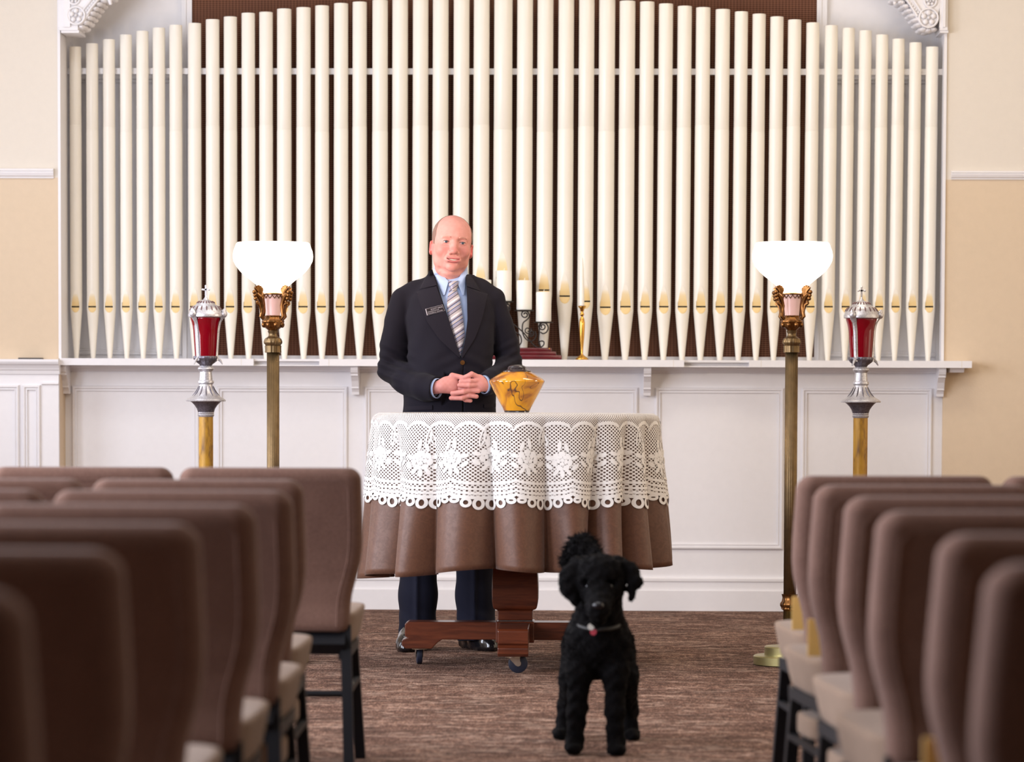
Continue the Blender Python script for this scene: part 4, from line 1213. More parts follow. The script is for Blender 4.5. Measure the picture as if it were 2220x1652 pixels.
# ================================================================ cremation urn
YU = YT - .02; uc = P(1120.5, 860, YU)
zq = lambda py: P(1120, py, YU).z
sU = S(YU); zb0 = ZT + .007
urn = thing('urn', (uc.x, YU, zb0), 'amber swirled glass urn with a dark lid on the lace-covered table', 'urn')
pr = [(806, 31), (810, 37), (818, 51), (823, 58), (826.5, 60.6), (829, 60), (835, 57), (845, 52), (858, 45), (872, 37.5), (884, 31), (890, 28.5)]
MB().lathe([(h / sU, zq(p)) for p, h in pr][::-1], (uc.x, YU), 64).build('body', M['urn'], urn, ang=60)
MB().lathe([(26 / sU, zb0), (27.5 / sU, zb0 + .002), (27 / sU, zq(892)), (28.5 / sU, zq(889.5))], (uc.x, YU), 48).build('foot', M['urn_dark'], urn)
lid = MB().lathe([(h / sU, zq(p)) for p, h in [(791, 5), (792, 13), (794, 18), (797, 20), (799, 19.5), (800.5, 21), (802.5, 27), (804, 30.5), (806, 31), (807.5, 29)]][::-1], (uc.x, YU), 48).build('lid', M['urn_dark'], urn)

# ================================================================ chairs
def make_chair():
    root = thing('upholstered_chair', (0, 0, 0), 'x', 'chair', 'stacking chairs in rows facing the table')
    # local frame: chair faces +y (towards the table); back at y~0
    W0, H0, ZB = .2475, .855, .405
    def rrect(w, tk, cy, z, rc, k=7):
        rc = min(rc, tk * .98, w * .98); r = []
        for q, (sx, sy) in enumerate(((1, 1), (-1, 1), (-1, -1), (1, -1))):
            for j in range(k):
                a = PI / 2 * q + PI / 2 * j / (k - 1)
                r.append((sx * (w - rc) + rc * math.cos(a), cy + sy * (tk - rc) + rc * math.sin(a), z))
        return r
    rs = []; RTOP = .034
    zs_ = [ZB, ZB + .006] + list(np.linspace(ZB + .02, H0 - RTOP, 26)) + [H0 - RTOP + RTOP * math.sin(a) for a in np.linspace(.14, PI / 2 - .02, 8)]
    for z in zs_:
        w = float(np.interp(z, [.405, .47, .505, .535, .565, .60, .64, .70, .855], [.212, .2125, .2165, .224, .233, .2415, .247, .2485, .2465]))
        tk = float(np.interp(z, [.405, .45, .52, .60, .75, .855], [.036, .042, .048, .050, .047, .044]))
        cy = float(np.interp(z, [.405, .48, .54, .62, .855], [.016, .034, .034, .018, -.062]))
        if z < ZB + .01: e = (ZB + .01 - z) / .01; w -= .010 * e; tk -= .010 * e
        if z > H0 - RTOP:
            e = (z - (H0 - RTOP)) / RTOP; q = 1 - math.sqrt(max(1 - e * e, 0))
            w -= .034 * q; tk -= .030 * q
        rs.append(rrect(w, tk, cy, z, .036))
    MB().rings(rs).build('backrest', M['chair'], root, local=True, ang=0)
    # piped seam round the back panel
    def by(z): 
        return float(np.interp(z, [.405, .48, .54, .62, .855], [.016, .034, .034, .018, -.062])) - float(np.interp(z, [.405, .45, .52, .60, .75, .855], [.036, .042, .048, .050, .047, .044]))
    def bw(z): return float(np.interp(z, [.405, .47, .505, .535, .565, .60, .64, .70, .855], [.212, .2125, .2165, .224, .233, .2415, .247, .2485, .2465])) - .034
    path = [(-bw(z), by(z) + .0005, z) for z in np.linspace(.42, .80, 16)] + [(-bw(.82) + .02, by(.82) + .0005, .821), (bw(.82) - .02, by(.82) + .0005, .821)] + [(bw(z), by(z) + .0005, z) for z in np.linspace(.80, .42, 16)]
    MB().tube(path, .0022, 6).build('piping', M['chair'], root, local=True)
    rs = []
    for e in np.linspace(-1, 1, 13):                      # seat cushion, tapering downwards
        z = .396 + .048 * math.sin(e * PI / 2)
        k = math.sqrt(max(1 - abs(e) ** 4.0, 0)); tp = .030 * (1 - (e + 1) / 2)
        ring = []
        for j in range(48):
            a = 2 * PI * j / 48; ca, sa = math.cos(a), math.sin(a)
            x = math.copysign(abs(ca) ** .42, ca); y = math.copysign(abs(sa) ** .42, sa)
            fr = (y + 1) / 2
            ring.append((x * (.222 + .026 * fr - .022 * (1 - k) - tp), .285 + y * (.245 - .022 * (1 - k) - tp * .8), z + .012 * fr + .010 * (1 - x * x) * (1 - y * y) * (e > .6)))
        rs.append(ring)
    MB().rings(rs).build('seat', M['seat'], root, local=True, ang=0)
    rs = []
    for e in np.linspace(-1, 1, 9):                       # padded rack under the seat
        k = math.sqrt(max(1 - abs(e) ** 4.0, 0)); z = .272 + .026 * math.sin(e * PI / 2)
        rs.append([(math.copysign(abs(math.cos(a)) ** .4, math.cos(a)) * (.20 - .012 * (1 - k)), .36 + math.copysign(abs(math.sin(a)) ** .4, math.sin(a)) * (.14 - .012 * (1 - k)), z) for a in np.linspace(0, 2 * PI, 33)[:-1]])
    MB().rings(rs).build('under_seat_rack', M['seat'], root, local=True, ang=0)
    def bar(a, b, h=.0145):
        m = MB(); a, b = Vector(a), Vector(b); d = (b - a).normalized()
        u = d.orthogonal() if abs(d.x) > .9 else Vector((1, 0, 0)); u = (u - d * u.dot(d)).normalized(); w = d.cross(u)
        m.rings([[p + u * s1 * h + w * s2 * h for s1, s2 in ((-1, -1), (1, -1), (1, 1), (-1, 1))] for p in (a, b)])
        return m
    for sd in (-1, 1):
        m = bar((sd * .200, .02, .42), (sd * .215, -.06, .0)); m.build('rear_leg', M['chair_frame'], root, smooth=False, local=True)
        m = bar((sd * .195, .46, .345), (sd * .215, .50, .0)); m.build('front_leg', M['chair_frame'], root, smooth=False, local=True)
        bar((sd * .196, .0, .342), (sd * .196, .49, .342)).build('side_rail', M['chair_frame'], root, smooth=False, local=True)
        bar((sd * .208, -.015, .236), (sd * .208, .47, .236), .007).build('side_stretcher', M['chair_frame'], root, smooth=False, local=True)
        bar((sd * .215, -.06, .0), (sd * .2145, -.057, .02), .018).build('foot_glide', M['dark_rubber'], root, smooth=False, local=True)
    bar((-.200, .005, .372), (.200, .005, .372), .022).build('rear_rail', M['chair_frame'], root, smooth=False, local=True)
    bar((-.205, -.018, .235), (.205, -.018, .235), .007).build('rear_stretcher', M['chair_frame'], root, smooth=False, local=True)
    return root
rowsL = [(8.75, -.604), (7.49, -.651), (6.62, -.598), (5.76, -.586), (4.91, -.586), (4.06, -.582), (3.20, -.555)]
rowsR = [(8.09, .527), (7.25, .509), (6.42, .512), (5.60, .500), (4.67, .503), (3.84, .470)]
ordn = ['front', 'second', 'third', 'fourth', 'fifth', 'sixth', 'nearest']
proto = make_chair()
PITCHX = .512
def put_chair(x, y, rz, label, rack=True):
    o = copy_tree(proto)
    o.location = (x, y, 0); o.rotation_euler = (0, 0, rz); o['label'] = label
    if not rack:
        for ch in list(o.children):
            if ch.name.startswith('under_seat_rack'): bpy.data.objects.remove(ch, do_unlink=True)
    return o
for i, (y, xe) in enumerate(rowsL):
    ncol = 4 if i < 3 else (3 if i < 5 else 2)
    for c in range(ncol):
        x = xe - .2475 - c * PITCHX
        if (P(0, 1000, y).x > x + .3): continue
        nm = ['on the aisle', 'second from the aisle', 'third from the aisle', 'fourth from the aisle'][c]
        put_chair(x, y + .065, math.radians(RNG.uniform(0.5, 1.5)), f'brown upholstered chair {nm}, {ordn[i]} row of the left block', i > 0)
for i, (y, xe) in enumerate(rowsR):
    for c in range(3):
        x = xe + .2475 + c * PITCHX
        if (P(2220, 1000, y).x < x - .3): continue
        nm = ['on the aisle', 'second from the aisle', 'third from the aisle'][c]
        ch = put_chair(x, y + .065 + (.02 if c else 0), math.radians(RNG.uniform(4.6, 6.2)), f'brown upholstered chair {nm}, {ordn[i] if i < 5 else "nearest"} row of the right block', i > 0)
for ob in list(proto.children) + [proto]: bpy.data.objects.remove(ob, do_unlink=True)
# thin pale yellow slabs standing on the aisle seats of the right block
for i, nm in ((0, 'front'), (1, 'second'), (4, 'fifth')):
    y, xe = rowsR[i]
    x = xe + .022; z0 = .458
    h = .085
    o = MB().box(x - .016, x + .030, y + .135, y + .145, z0, z0 + h).build('yellow_slab', M['slab'], None, smooth=False)
    tag(o, f'pale yellow slab standing upright on the aisle seat, {nm} row of the right block', 'slab', 'yellow slabs on chairs')
# ================================================================ the man
YM = 13.36; sM = S(YM)
def MP(px, py, dy=0.0):
    q = P(px, py, YM); return np.array((q.x, q.y + dy, q.z))
mz = lambda py: P(975, py, YM).z
mx = lambda px: P(px, 860, YM).x
def field_px(x0, x1, y0, y1, d0, d1, h):
    a, b = MP(x0, y1, d0), MP(x1, y0, d1); return Field(a, b, h)
def fcut(F, c, n, rad):
    c = np.array(c); n = np.array(n, float); n /= np.linalg.norm(n)
    sl, (X, Y, Z) = F._sl(c - rad, c + rad)
    d = (X - c[0]) * n[0] + (Y - c[1]) * n[1] + (Z - c[2]) * n[2]
    r = np.sqrt((X - c[0]) ** 2 + (Y - c[1]) ** 2 + (Z - c[2]) ** 2)
    F.V[sl] = np.where(r < rad, np.maximum(F.V[sl], d), F.V[sl])
fo = MP(975, 1411)
man = thing('person', (fo[0], YM, 0), 'balding man in a dark navy suit, striped tie, standing with clasped hands behind the table', 'person')

# ---- head (local frame: face towards -y, eyes at z=0)
H = Field((-.115, -.15, -.20), (.115, .14, .145), .0019)
H.ell((0, .018, .030), (.080, .098, .087), .01)
H.ell((0, -.012, .022), (.074, .080, .080), .02)
H.ell((0, -.018, -.040), (.067, .070, .080), .03)
for s_ in (-1, 1):
    H.cone((s_ * .052, .012, -.035), (s_ * .046, -.012, -.078), .024, .024, .025)   # jaw
    H.ell((s_ * .041, -.060, -.034), (.027, .024, .024), .02)                        # cheeks
    H.cone((s_ * .012, -.083, .022), (s_ * .044, -.070, .020), .010, .008, .018)     # brow
H.ell((0, -.070, -.101), (.027, .023, .021), .016)                                   # chin
H.ell((0, -.020, -.112), (.046, .040, .030), .022)                                  # under the chin
H.cone((0, .020, -.06), (0, .028, -.20), .058, .064, .02)                            # neck
H.ell((0, -.080, -.068), (.032, .016, .024), .018)                                   # muzzle
for s_ in (-1, 1):
    H.ell((s_ * .0340, -.098, .002), (.023, .019, .013), .012, sub=True)             # sockets
    H.ell((s_ * .0345, -.071, .000), (.0170, .0150, .0130), .004)                    # lids
    H.cone((s_ * .021, -.086, -.0010), (s_ * .0455, -.081, .0006), .0017, .0015, .003, sub=True)
    H.ell((s_ * .0340, -.087, -.0004), (.0128, .008, .0025), .002, sub=True)         # eye opening
    H.cone((s_ * .022, -.088, -.013), (s_ * .045, -.080, -.012), .0012, .0012, .005, sub=True)   # lower lid fold
H.cone((0, -.080, .008), (0, -.104, -.034), .0095, .0125, .011)                      # nose
H.ell((0, -.108, -.039), (.0140, .0125, .0115), .007)
for s_ in (-1, 1):
    H.ell((s_ * .0150, -.095, -.0445), (.0085, .011, .0085), .005)
    H.ell((s_ * .0075, -.105, -.0520), (.0038, .006, .0030), .002, sub=True)         # nostrils
def smile(x): return -.0735 + 8.6 * x * x
xs_ = np.linspace(-.030, .030, 11)
dep = lambda x: -.0942 + 9.0 * x * x
for a, b in zip(xs_[:-1], xs_[1:]):
    H.cone((a, dep(a), smile(a) + .0050), (b, dep(b), smile(b) + .0050), .0028, .0028, .008)
    H.cone((a, dep(a) + .0005, smile(a) - .0062), (b, dep(b) + .0005, smile(b) - .0062), .0038, .0038, .009)
for a, b in zip(xs_[:-1], xs_[1:]):
    q = lambda x: .0036 * max(1 - (x / .0315) ** 2, .12)
    H.cone((a, dep(a) - .003, smile(a)), (b, dep(b) - .003, smile(b)), q(a), q(b), .0015, sub=True, sy=.35)
for a, b in (((-.044, -.036, -.112), (-.024, -.062, -.121)), ((-.024, -.062, -.121), (.024, -.062, -.121)), ((.024, -.062, -.121), (.044, -.036, -.112))):
    H.cone(a, b, .0030, .0030, .020, sub=True)
H.cone((-.016, -.094, -.087), (.016, -.094, -.087), .0030, .0030, .008, sub=True)
for s_ in (-1, 1):                                                                   # smile lines
    H.cone((s_ * .024, -.094, -.046), (s_ * .039, -.081, -.070), .0026, .0022, .008, sub=True)
    rot = Matrix.Rotation(s_ * .45, 3, 'Z') @ Matrix.Rotation(.15, 3, 'X')
    H.ell((s_ * .0825, .016, -.024), (.0075, .020, .030), .006, rot=rot)               # ears
    H.ell((s_ * .0885, .006, -.022), (.006, .010, .018), .004, sub=True, rot=rot)
hv, hf = H.mesh()
# skin colours in the head's own frame
def skin_cols(v):
    base = np.array(c8(206, 142, 131)); red = np.array(c8(192, 102, 95)); lip_ = np.array(c8(186, 98, 98)); ear = np.array(c8(218, 112, 108))
    g = lambda c, r: np.exp(-(((v - np.array(c)) / np.array(r)) ** 2).sum(1))[:, None]
    col = np.repeat(base[None], len(v), 0)
    for s_ in (-1, 1):
        col = col + g((s_ * .044, -.06, -.03), (.022, .04, .022)) * (red - base) * .8
        col = col + g((s_ * .087, .01, -.024), (.012, .04, .03)) * (ear - base)
    col = col + g((0, -.108, -.034), (.016, .02, .014)) * (red - base) * .8
    col = col + g((0, -.07, -.098), (.03, .03, .015)) * (red - base) * .4
    x = v[:, 0]; zl = v[:, 2] - smile(np.clip(x, -.03, .03))
    lipm = ((np.abs(x) < .030) & (v[:, 1] < -.074) & (zl > -.0125) & (zl < .0095))[:, None] * np.exp(-(np.abs(x)[:, None] / .028) ** 6)
    return np.clip(col * (1 - lipm * .8) + lip_ * lipm * .8, 0, 1)
hcol = skin_cols(hv)
HR = np.array(Matrix.Rotation(math.radians(5.0), 3, 'Y') @ Matrix.Rotation(math.radians(9), 3, 'Z') @ Matrix.Rotation(math.radians(-2), 3, 'X'))
HC = MP(980, 528.5, -.01)
HSC = 1.0
def hw(v): return (np.asarray(v) * HSC) @ HR.T + HC
# ---- hands (world frame)
Fh = field_px(930, 1075, 795, 885, -.285, -.13, .0017)
d0 = -.222
Fh.cone(MP(934, 843, -.185), MP(964, 838, -.218), .0265, .0275, .008)
Fh.ell(MP(979, 835, -.222), (.044, .021, .036), .012, rot=Matrix.Rotation(.18, 3, 'Y'))
Fh.cone(MP(1068, 838, -.185), MP(1050, 835, -.215), .026, .026, .008)
Fh.ell(MP(1041, 831, -.222), (.032, .023, .036), .012)
def finger(pts, r, k=.0035):
    n = len(pts); rr_ = [r * (1 - .10 * i / (n - 1)) for i in range(n)]
    for i in range(n - 1): Fh.cone(MP(*pts[i]), MP(*pts[i + 1]), rr_[i], rr_[i + 1], k)
finger([(1002, 842, -.226), (1022, 846, -.240), (1041, 848, -.234)], .0104)           # his right fingers, tips at image right
finger([(998, 851, -.222), (1020, 857.5, -.238), (1037, 859.5, -.232)], .0102)
finger([(996, 858, -.216), (1014, 867, -.228), (1024, 868.5, -.224)], .0095)
finger([(1044, 820, -.226), (1027, 812, -.244), (1022, 815, -.247), (1010, 820, -.244)], .0110)  # left thumb
finger([(1044, 826, -.232), (1024, 826.5, -.250), (1004, 827.5, -.244)], .0102)
finger([(1042, 835, -.232), (1022, 836, -.252), (1001, 835.5, -.246)], .0104)
finger([(1036, 843, -.228), (1010, 849.5, -.252), (986, 853, -.243)], .0106)
finger([(1030, 852, -.224), (1006, 863, -.246), (983, 863, -.240)], .0100)
Fh.cone(MP(985, 815, -.222), MP(1006, 819, -.232), .012, .010, .008)                  # right thumb, tucked
fv, ff = Fh.mesh()
fcol = np.repeat(np.array(c8(208, 140, 131))[None], len(fv), 0)
nz_ = .5 + .5 * np.sin(fv[:, 0] * 310) * np.sin(fv[:, 2] * 270)
fcol = fcol * (1 - nz_[:, None] * np.array([.02, .10, .10]))
# ---- covered part of the body, inside the clothes
Fb = field_px(810, 1145, 575, 1405, -.24, .2, .011)
Fb.cone(MP(976, 575, .02), MP(975, 620, .02), .058, .07, .02)
Fb.column([mz(y) for y in (980, 850, 700, 620)], [mx(974)] * 4, [YM, YM - .01, YM, YM + .01], [.14, .145, .15, .11], [.10, .11, .10, .07], 2.2)
for ch in ([((880, 655, 0), .034), ((854, 800, .01), .034), ((944, 842, -.19), .022)], [((1066, 655, 0), .034), ((1106, 788, .01), .034), ((1062, 836, -.19), .022)],
           [((935, 950, 0), .07), ((907, 1180, 0), .05), ((904, 1355, 0), .035)], [((1015, 950, 0), .07), ((1030, 1180, 0), .05), ((1030, 1350, 0), .035)]):
    Fb.chain([(MP(*p), r) for p, r in ch], .02)
bv, bf = Fb.mesh()
bcol = np.repeat(np.array(c8(226, 164, 144))[None], len(bv), 0)
np_mesh('body', [(hw(hv), hf), (fv, ff), (bv, bf)], M['skin'], man, np.concatenate([hcol, fcol, bcol]))
# hair: cropped shell over the sides and back of the skull
nrm = np.zeros_like(hv)
fn = np.cross(hv[hf[:, 2]] - hv[hf[:, 0]], hv[hf[:, 3]] - hv[hf[:, 1]])
for k in range(4): np.add.at(nrm, hf[:, k], fn)
nrm /= np.linalg.norm(nrm, axis=1)[:, None] + 1e-9
if (nrm * (hv - hv.mean(0))).sum() < 0: nrm = -nrm
fc = hv[hf].mean(1)
ax_ = np.abs(fc[:, 0])
line = np.interp(fc[:, 2], [-.03, .0, .03, .06, .09, .12], [-.016, -.030, -.042, -.032, -.010, .022])
keep = (fc[:, 1] > line) & (fc[:, 2] > np.interp(fc[:, 1], [-.03, .0, .03, .1], [-.012, -.005, -.03, -.07])) & ~((ax_ > .0815) & (fc[:, 2] < .012) & (fc[:, 1] < .036))
keep &= ~((fc[:, 1] > -.01) & (fc[:, 1] < .034) & (fc[:, 2] < .008) & (ax_ > .076))
hh = hf[keep]; used = np.unique(hh); remap = -np.ones(len(hv), int); remap[used] = np.arange(len(used))
edgev = np.intersect1d(used, np.unique(hf[~keep])); offm = np.ones(len(hv)); offm[edgev] = -.25
hairv = hv[used] + offm[used][:, None] * nrm[used] * (.0016 + .0005 * np.sin(hv[used][:, :1] * 900) * np.sin(hv[used][:, 2:] * 700))
np_mesh('hair', [(hw(hairv), remap[hh])], M['skin_hair'], man)
for s_ in (-1, 1):
    m = MB().ball((0, 0, 0), .0128, 16, 10)
    e = mk('eye', [tuple(hw(np.array(v) + (s_ * .0345, -.0725, -.0005))) for v in m.v], m.f, M['eye_white'], man)
    m = MB().ball((0, 0, 0), (.0060, .0022, .0060), 14, 6)
    mk('iris', [tuple(hw(np.array(v) + (s_ * .0345 + .0004, -.0845, .0000))) for v in m.v], m.f, M['iris'], e)
    sy_ = lambda x, z, d: (x, (H.surf_y(x, z) or -.08) - d, z)
    m = MB().tube([sy_(s_ * x, z, .0006) for x, z in ((.0205, .0006), (.026, .0034), (.034, .0044), (.042, .0036), (.0475, .0008))], [.0005, .0009, .0011, .001, .0005], 6)
    mk('upper_lashes', [tuple(hw(v)) for v in m.v], m.f, M['lash'], man)
    m = MB()
    for zo in (0, .0022, .0044):
        m.tube([sy_(s_ * x, z + zo * .8, .0003) for x, z in ((.016, .0170), (.024, .0195), (.034, .0205), (.043, .0185), (.050, .0150))], [.0008, .0018, .0018, .0014, .0006], 6)
    mk('eyebrow', [tuple(hw(v)) for v in m.v], m.f, M['brow'], man)
m = MB()
for k in range(-4, 5):
    x = k * .0052
    m.ball((x, -.0885 + 8 * x * x, smile(x) + .0010), (.0034, .003, .0042), 8, 6)
mk('teeth', [tuple(hw(v)) for v in m.v], m.f, M['tooth'], man)

# ---- shirt
Fs = field_px(900, 1050, 560, 800, -.22, .14, .0035)
Fs.column([mz(y) for y in (800, 720, 660, 615)], [mx(990), mx(985), mx(978), mx(976)], [YM - .02, YM - .015, YM, YM + .015], [.12, .12, .11, .085], [.125, .118, .105, .075], 2.2)
Fs.cone(MP(977, 585, .012), MP(978, 612, .0), .069, .072, .02)
fcut(Fs, MP(977, 577, .012), (0.04, -.86, 1), .14)
vs_, fs_ = Fs.mesh(); np_mesh('shirt', [(vs_, fs_)], M['shirt'], man)

# ---- jacket
Fj = field_px(800, 1150, 575, 975, -.27, .22, .0042)
py_ = [970, 900, 850, 790, 740, 690, 650, 620, 600]
L_ = [868, 872, 876, 886, 884, 880, 884, 905, 930]; R_ = [1081, 1077, 1074, 1068, 1070, 1074, 1070, 1046, 1022]
cxs = [mx((a + b) / 2) for a, b in zip(L_, R_)]; aa_ = [(b - a) / 2 / sM for a, b in zip(L_, R_)]
Fj.column([mz(y) for y in py_], cxs, [YM - .012, YM - .018, YM - .02, YM - .018, YM - .012, YM - .005, YM, YM + .008, YM + .015], aa_, [.148, .146, .146, .145, .142, .135, .122, .10, .075], 2.5)
Fj.chain([(MP(936, 612, .012), .030), (MP(905, 632, .012), .043), (MP(873, 651, .008), .051)], .03)
Fj.chain([(MP(1012, 611, .012), .030), (MP(1040, 630, .012), .043), (MP(1069, 650, .008), .050)], .03)
Fj.chain([(MP(873, 653, .008), .052), (MP(863, 700, .012), .058), (MP(856, 750, .018), .063), (MP(851, 798, .02), .060)], .005)
Fj.chain([(MP(851, 800, .02), .060), (MP(885, 826, -.08), .056), (MP(925, 840, -.165), .053), (MP(962, 843, -.222), .050)], .014)
Fj.chain([(MP(1069, 652, .008), .051), (MP(1082, 700, .012), .055), (MP(1096, 748, .018), .055), (MP(1104, 786, .02), .052)], .005)
Fj.chain([(MP(1104, 788, .02), .052), (MP(1088, 812, -.07), .050), (MP(1066, 829, -.16), .048), (MP(1046, 838, -.22), .046)], .012)
J0 = Fj.V.copy()
# folds: elbows, forearms, waist
X, Y_, Z = np.ix_(*Fj.ax)
el = MP(852, 795, .0); w1 = np.exp(-(((X - el[0]) / .07) ** 2 + ((Z - el[2]) / .075) ** 2))
Fj.V += (.0062 * w1 * np.sin(150 * (Z - el[2]) + 75 * (X - el[0]) + 25 * Y_)).astype(np.float32)
el = MP(1103, 785, .0); w1 = np.exp(-(((X - el[0]) / .06) ** 2 + ((Z - el[2]) / .07) ** 2))
Fj.V += (.0055 * w1 * np.sin(150 * (Z - el[2]) - 80 * (X - el[0]))).astype(np.float32)
bt = MP(1004, 790, 0); w1 = np.exp(-(((X - bt[0]) / .10) ** 2 + ((Z - bt[2]) / .05) ** 2)) * (Y_ < YM - .05)
Fj.V += (.0030 * w1 * np.sin(110 * (Z - bt[2]) + 60 * np.abs(X - bt[0]))).astype(np.float32)
Fj.wave(.0012, [(31, 17, 43, 0, 1), (-47, 23, 29, 1.3, .8), (60, 10, -20, 2.2, .5)])
# cuffs cut square, neck and front opening
for c_, n_, pL, pR in ((MP(951, 842, -.206), (.86, -.50, -.06), None, None), (MP(1053, 834, -.198), (-.74, -.64, -.10), None, None)):
    fcut(Fj, c_, n_, .085)
Fj.cone(MP(977, 560, .015), MP(977, 606, .012), .066, .070, .008, sub=True)
lz = [mz(y) for y in (780, 774, 740, 696, 650, 597, 560)]
lx = [mx(x) for x in (1003, 1000.5, 989, 975.5, 960, 942, 930)]; rx = [mx(x) for x in (1003, 1003.5, 1011, 1015.5, 1014, 1010.5, 1012)]
dcut = np.maximum(np.maximum(np.interp(Z, lz, lx) - X, X - np.interp(Z, lz, rx)), Y_ - (YM - .02))
dcut = np.where(Z > mz(777), dcut, 1.0)
Fj.V = np.maximum(Fj.V, -dcut).astype(np.float32)
# front edge below the button
fe = np.where((Z < mz(784)), np.abs(X - mx(1006) - (mz(784) - Z) * .01) - .0015, 1)
Fj.V = np.maximum(Fj.V, -np.maximum(fe, Y_ - (YM - .13))).astype(np.float32)
# cuff hollows
for a, b in ((MP(957, 842, -.220), MP(944, 842, -.195)), (MP(1046, 835, -.222), MP(1059, 832, -.185))):
    Fj.cone(a, b, .041 if a[0] < mx(1000) else .038, .036, .003, sub=True)
vs_, fs_ = Fj.mesh(); jacket = np_mesh('jacket', [(vs_, fs_)], M['navy'], man)
V_S = Fs.V
def resample(pts, n):
    pts = np.array(pts, float); d = np.concatenate([[0], np.cumsum(np.linalg.norm(np.diff(pts, axis=0), axis=1))]); u = np.linspace(0, d[-1], n)
    return np.stack([np.interp(u, d, pts[:, 0]), np.interp(u, d, pts[:, 1])], 1)
def patch(name, left, right, F, V, off, thick, mat, parent, n=26, m=8, bulge=0.0, smooth_y=True, uvfix=False):
    A, B_ = resample(left, n), resample(right, n)
    G = np.zeros((n, m + 1, 3))
    for i in range(n):
        for j in range(m + 1):
            p = A[i] + (B_[i] - A[i]) * j / m
            q = MP(p[0], p[1]); y = None
            for e in (0, 1.5, -1.5, 4, -4, 8, -8):
                y = F.surf_y(q[0] + e / sM, q[2], V)
                if y is not None and y < YM + .05: break
            if y is None: y = YM - .08
            G[i, j] = (q[0], y, q[2])
    if smooth_y:
        for _ in range(3):
            yy = G[:, :, 1].copy(); yy[1:-1] = (G[:-2, :, 1] + G[1:-1, :, 1] * 2 + G[2:, :, 1]) / 4; G[:, :, 1] = yy
            yy = G[:, :, 1].copy(); yy[:, 1:-1] = (G[:, :-2, 1] + G[:, 1:-1, 1] * 2 + G[:, 2:, 1]) / 4; G[:, :, 1] = yy
    vs, fs, uv = [], [], []
    for lay in (0, 1):
        for i in range(n):
            for j in range(m + 1):
                u = j / m
                o_ = off + bulge * (1 - (2 * u - 1) ** 2)
                vs.append((G[i, j, 0], G[i, j, 1] - (o_ if lay == 0 else o_ - thick), G[i, j, 2]))
                uv.append((G[i, j, 0] - G[0, 0, 0], G[i, j, 2] - G[0, 0, 2]))
    K = n * (m + 1)
    for i in range(n - 1):
        for j in range(m):
            q = i * (m + 1) + j
            fs.append((q, q + 1, q + m + 2, q + m + 1)); fs.append((K + q, K + q + m + 1, K + q + m + 2, K + q + 1))
    for i in range(n - 1):
        for j in (0, m):
            q = i * (m + 1) + j; fs.append((q, q + m + 1, K + q + m + 1, K + q))
    for j in range(m):
        for i in (0, n - 1):
            q = i * (m + 1) + j; fs.append((q, q + 1, K + q + 1, K + q))
    o = mk(name, vs, fs, mat, parent, uv=uv); fix_normals(o); sharp(o, 50); return o
patch('lapel', [(905, 634), (914, 662), (930, 700), (957, 738), (999, 776)], [(948, 622), (957, 645), (970, 682), (985, 722), (1001, 776)], Fj, J0, .007, .006, M['navy2'], jacket)
patch('lapel', [(1013.5, 624), (1016.5, 660), (1016, 696), (1012, 735), (1003, 776)], [(1058, 638), (1052, 672), (1045, 700), (1032, 735), (1006, 777)], Fj, J0, .008, .006, M['navy2'], jacket)
patch('jacket_collar', [(932, 589), (921, 605), (911.5, 628)], [(939.5, 586), (943, 603), (949, 620)], Fj, J0, .006, .006, M['navy2'], jacket, n=14)
patch('jacket_collar', [(1010.5, 595), (1011.5, 605), (1013.5, 622)], [(1018, 595), (1028, 607), (1043, 632)], Fj, J0, .006, .006, M['navy2'], jacket, n=14)
patch('shirt_collar', [(939, 581), (946, 606), (963, 641)], [(951, 588), (974, 611), (966, 641)], Fs, V_S, .009, .004, M['shirt'], man, n=16)
patch('shirt_collar', [(1001, 592), (992, 612), (1004, 641)], [(1011, 586), (1011, 606), (1007.5, 641)], Fs, V_S, .009, .004, M['shirt'], man, n=16)
tie = patch('tie', [(976, 629), (971.5, 650), (972.5, 680), (983, 722), (999.5, 772)], [(992, 629), (999, 648), (1006, 690), (1010.5, 730), (1002.5, 772)], Fs, V_S, .009, .007, M['tie'], man, n=30, bulge=.006)
patch('tie_knot', [(974, 611), (975, 620), (979, 631)], [(996, 610), (995, 620), (990.5, 631)], Fs, V_S, .012, .010, M['tie'], tie, n=12, bulge=.010)
# buttons, pocket flaps
y = Fj.surf_y(mx(1006), mz(787), J0)
q = MP(1006, 787); MB().tube([(q[0], y - .001, q[2]), (q[0], y - .006, q[2])], .0095, 14).build('button', M['bronze'], jacket)
patch('pocket_flap', [(877, 881), (876, 889)], [(941, 878), (941, 888)], Fj, J0, .005, .004, M['navy2'], jacket, n=6, m=12)
patch('pocket_flap', [(1052, 876), (1052, 884)], [(1076, 874), (1076, 882)], Fj, J0, .005, .004, M['navy2'], jacket, n=6, m=10)
# shirt cuffs
for c_, n_, r in ((MP(950, 842, -.205), Vector((.86, -.50, -.06)), .041), (MP(1054, 834, -.197), Vector((-.74, -.64, -.10)), .038)):
    n_ = n_.normalized(); c_ = Vector(c_); u = n_.orthogonal().normalized(); w = n_.cross(u); rs = []
    for k, rr_ in ((-.03, r), (.008, r), (.0085, r - .003), (-.03, r - .003)):
        rs.append([c_ + n_ * k + (u * math.cos(a) + w * math.sin(a)) * rr_ for a in np.linspace(0, 2 * PI, 33)[:-1]])
    MB().rings(rs, cap=False).build('shirt_cuff', M['shirt'], man)
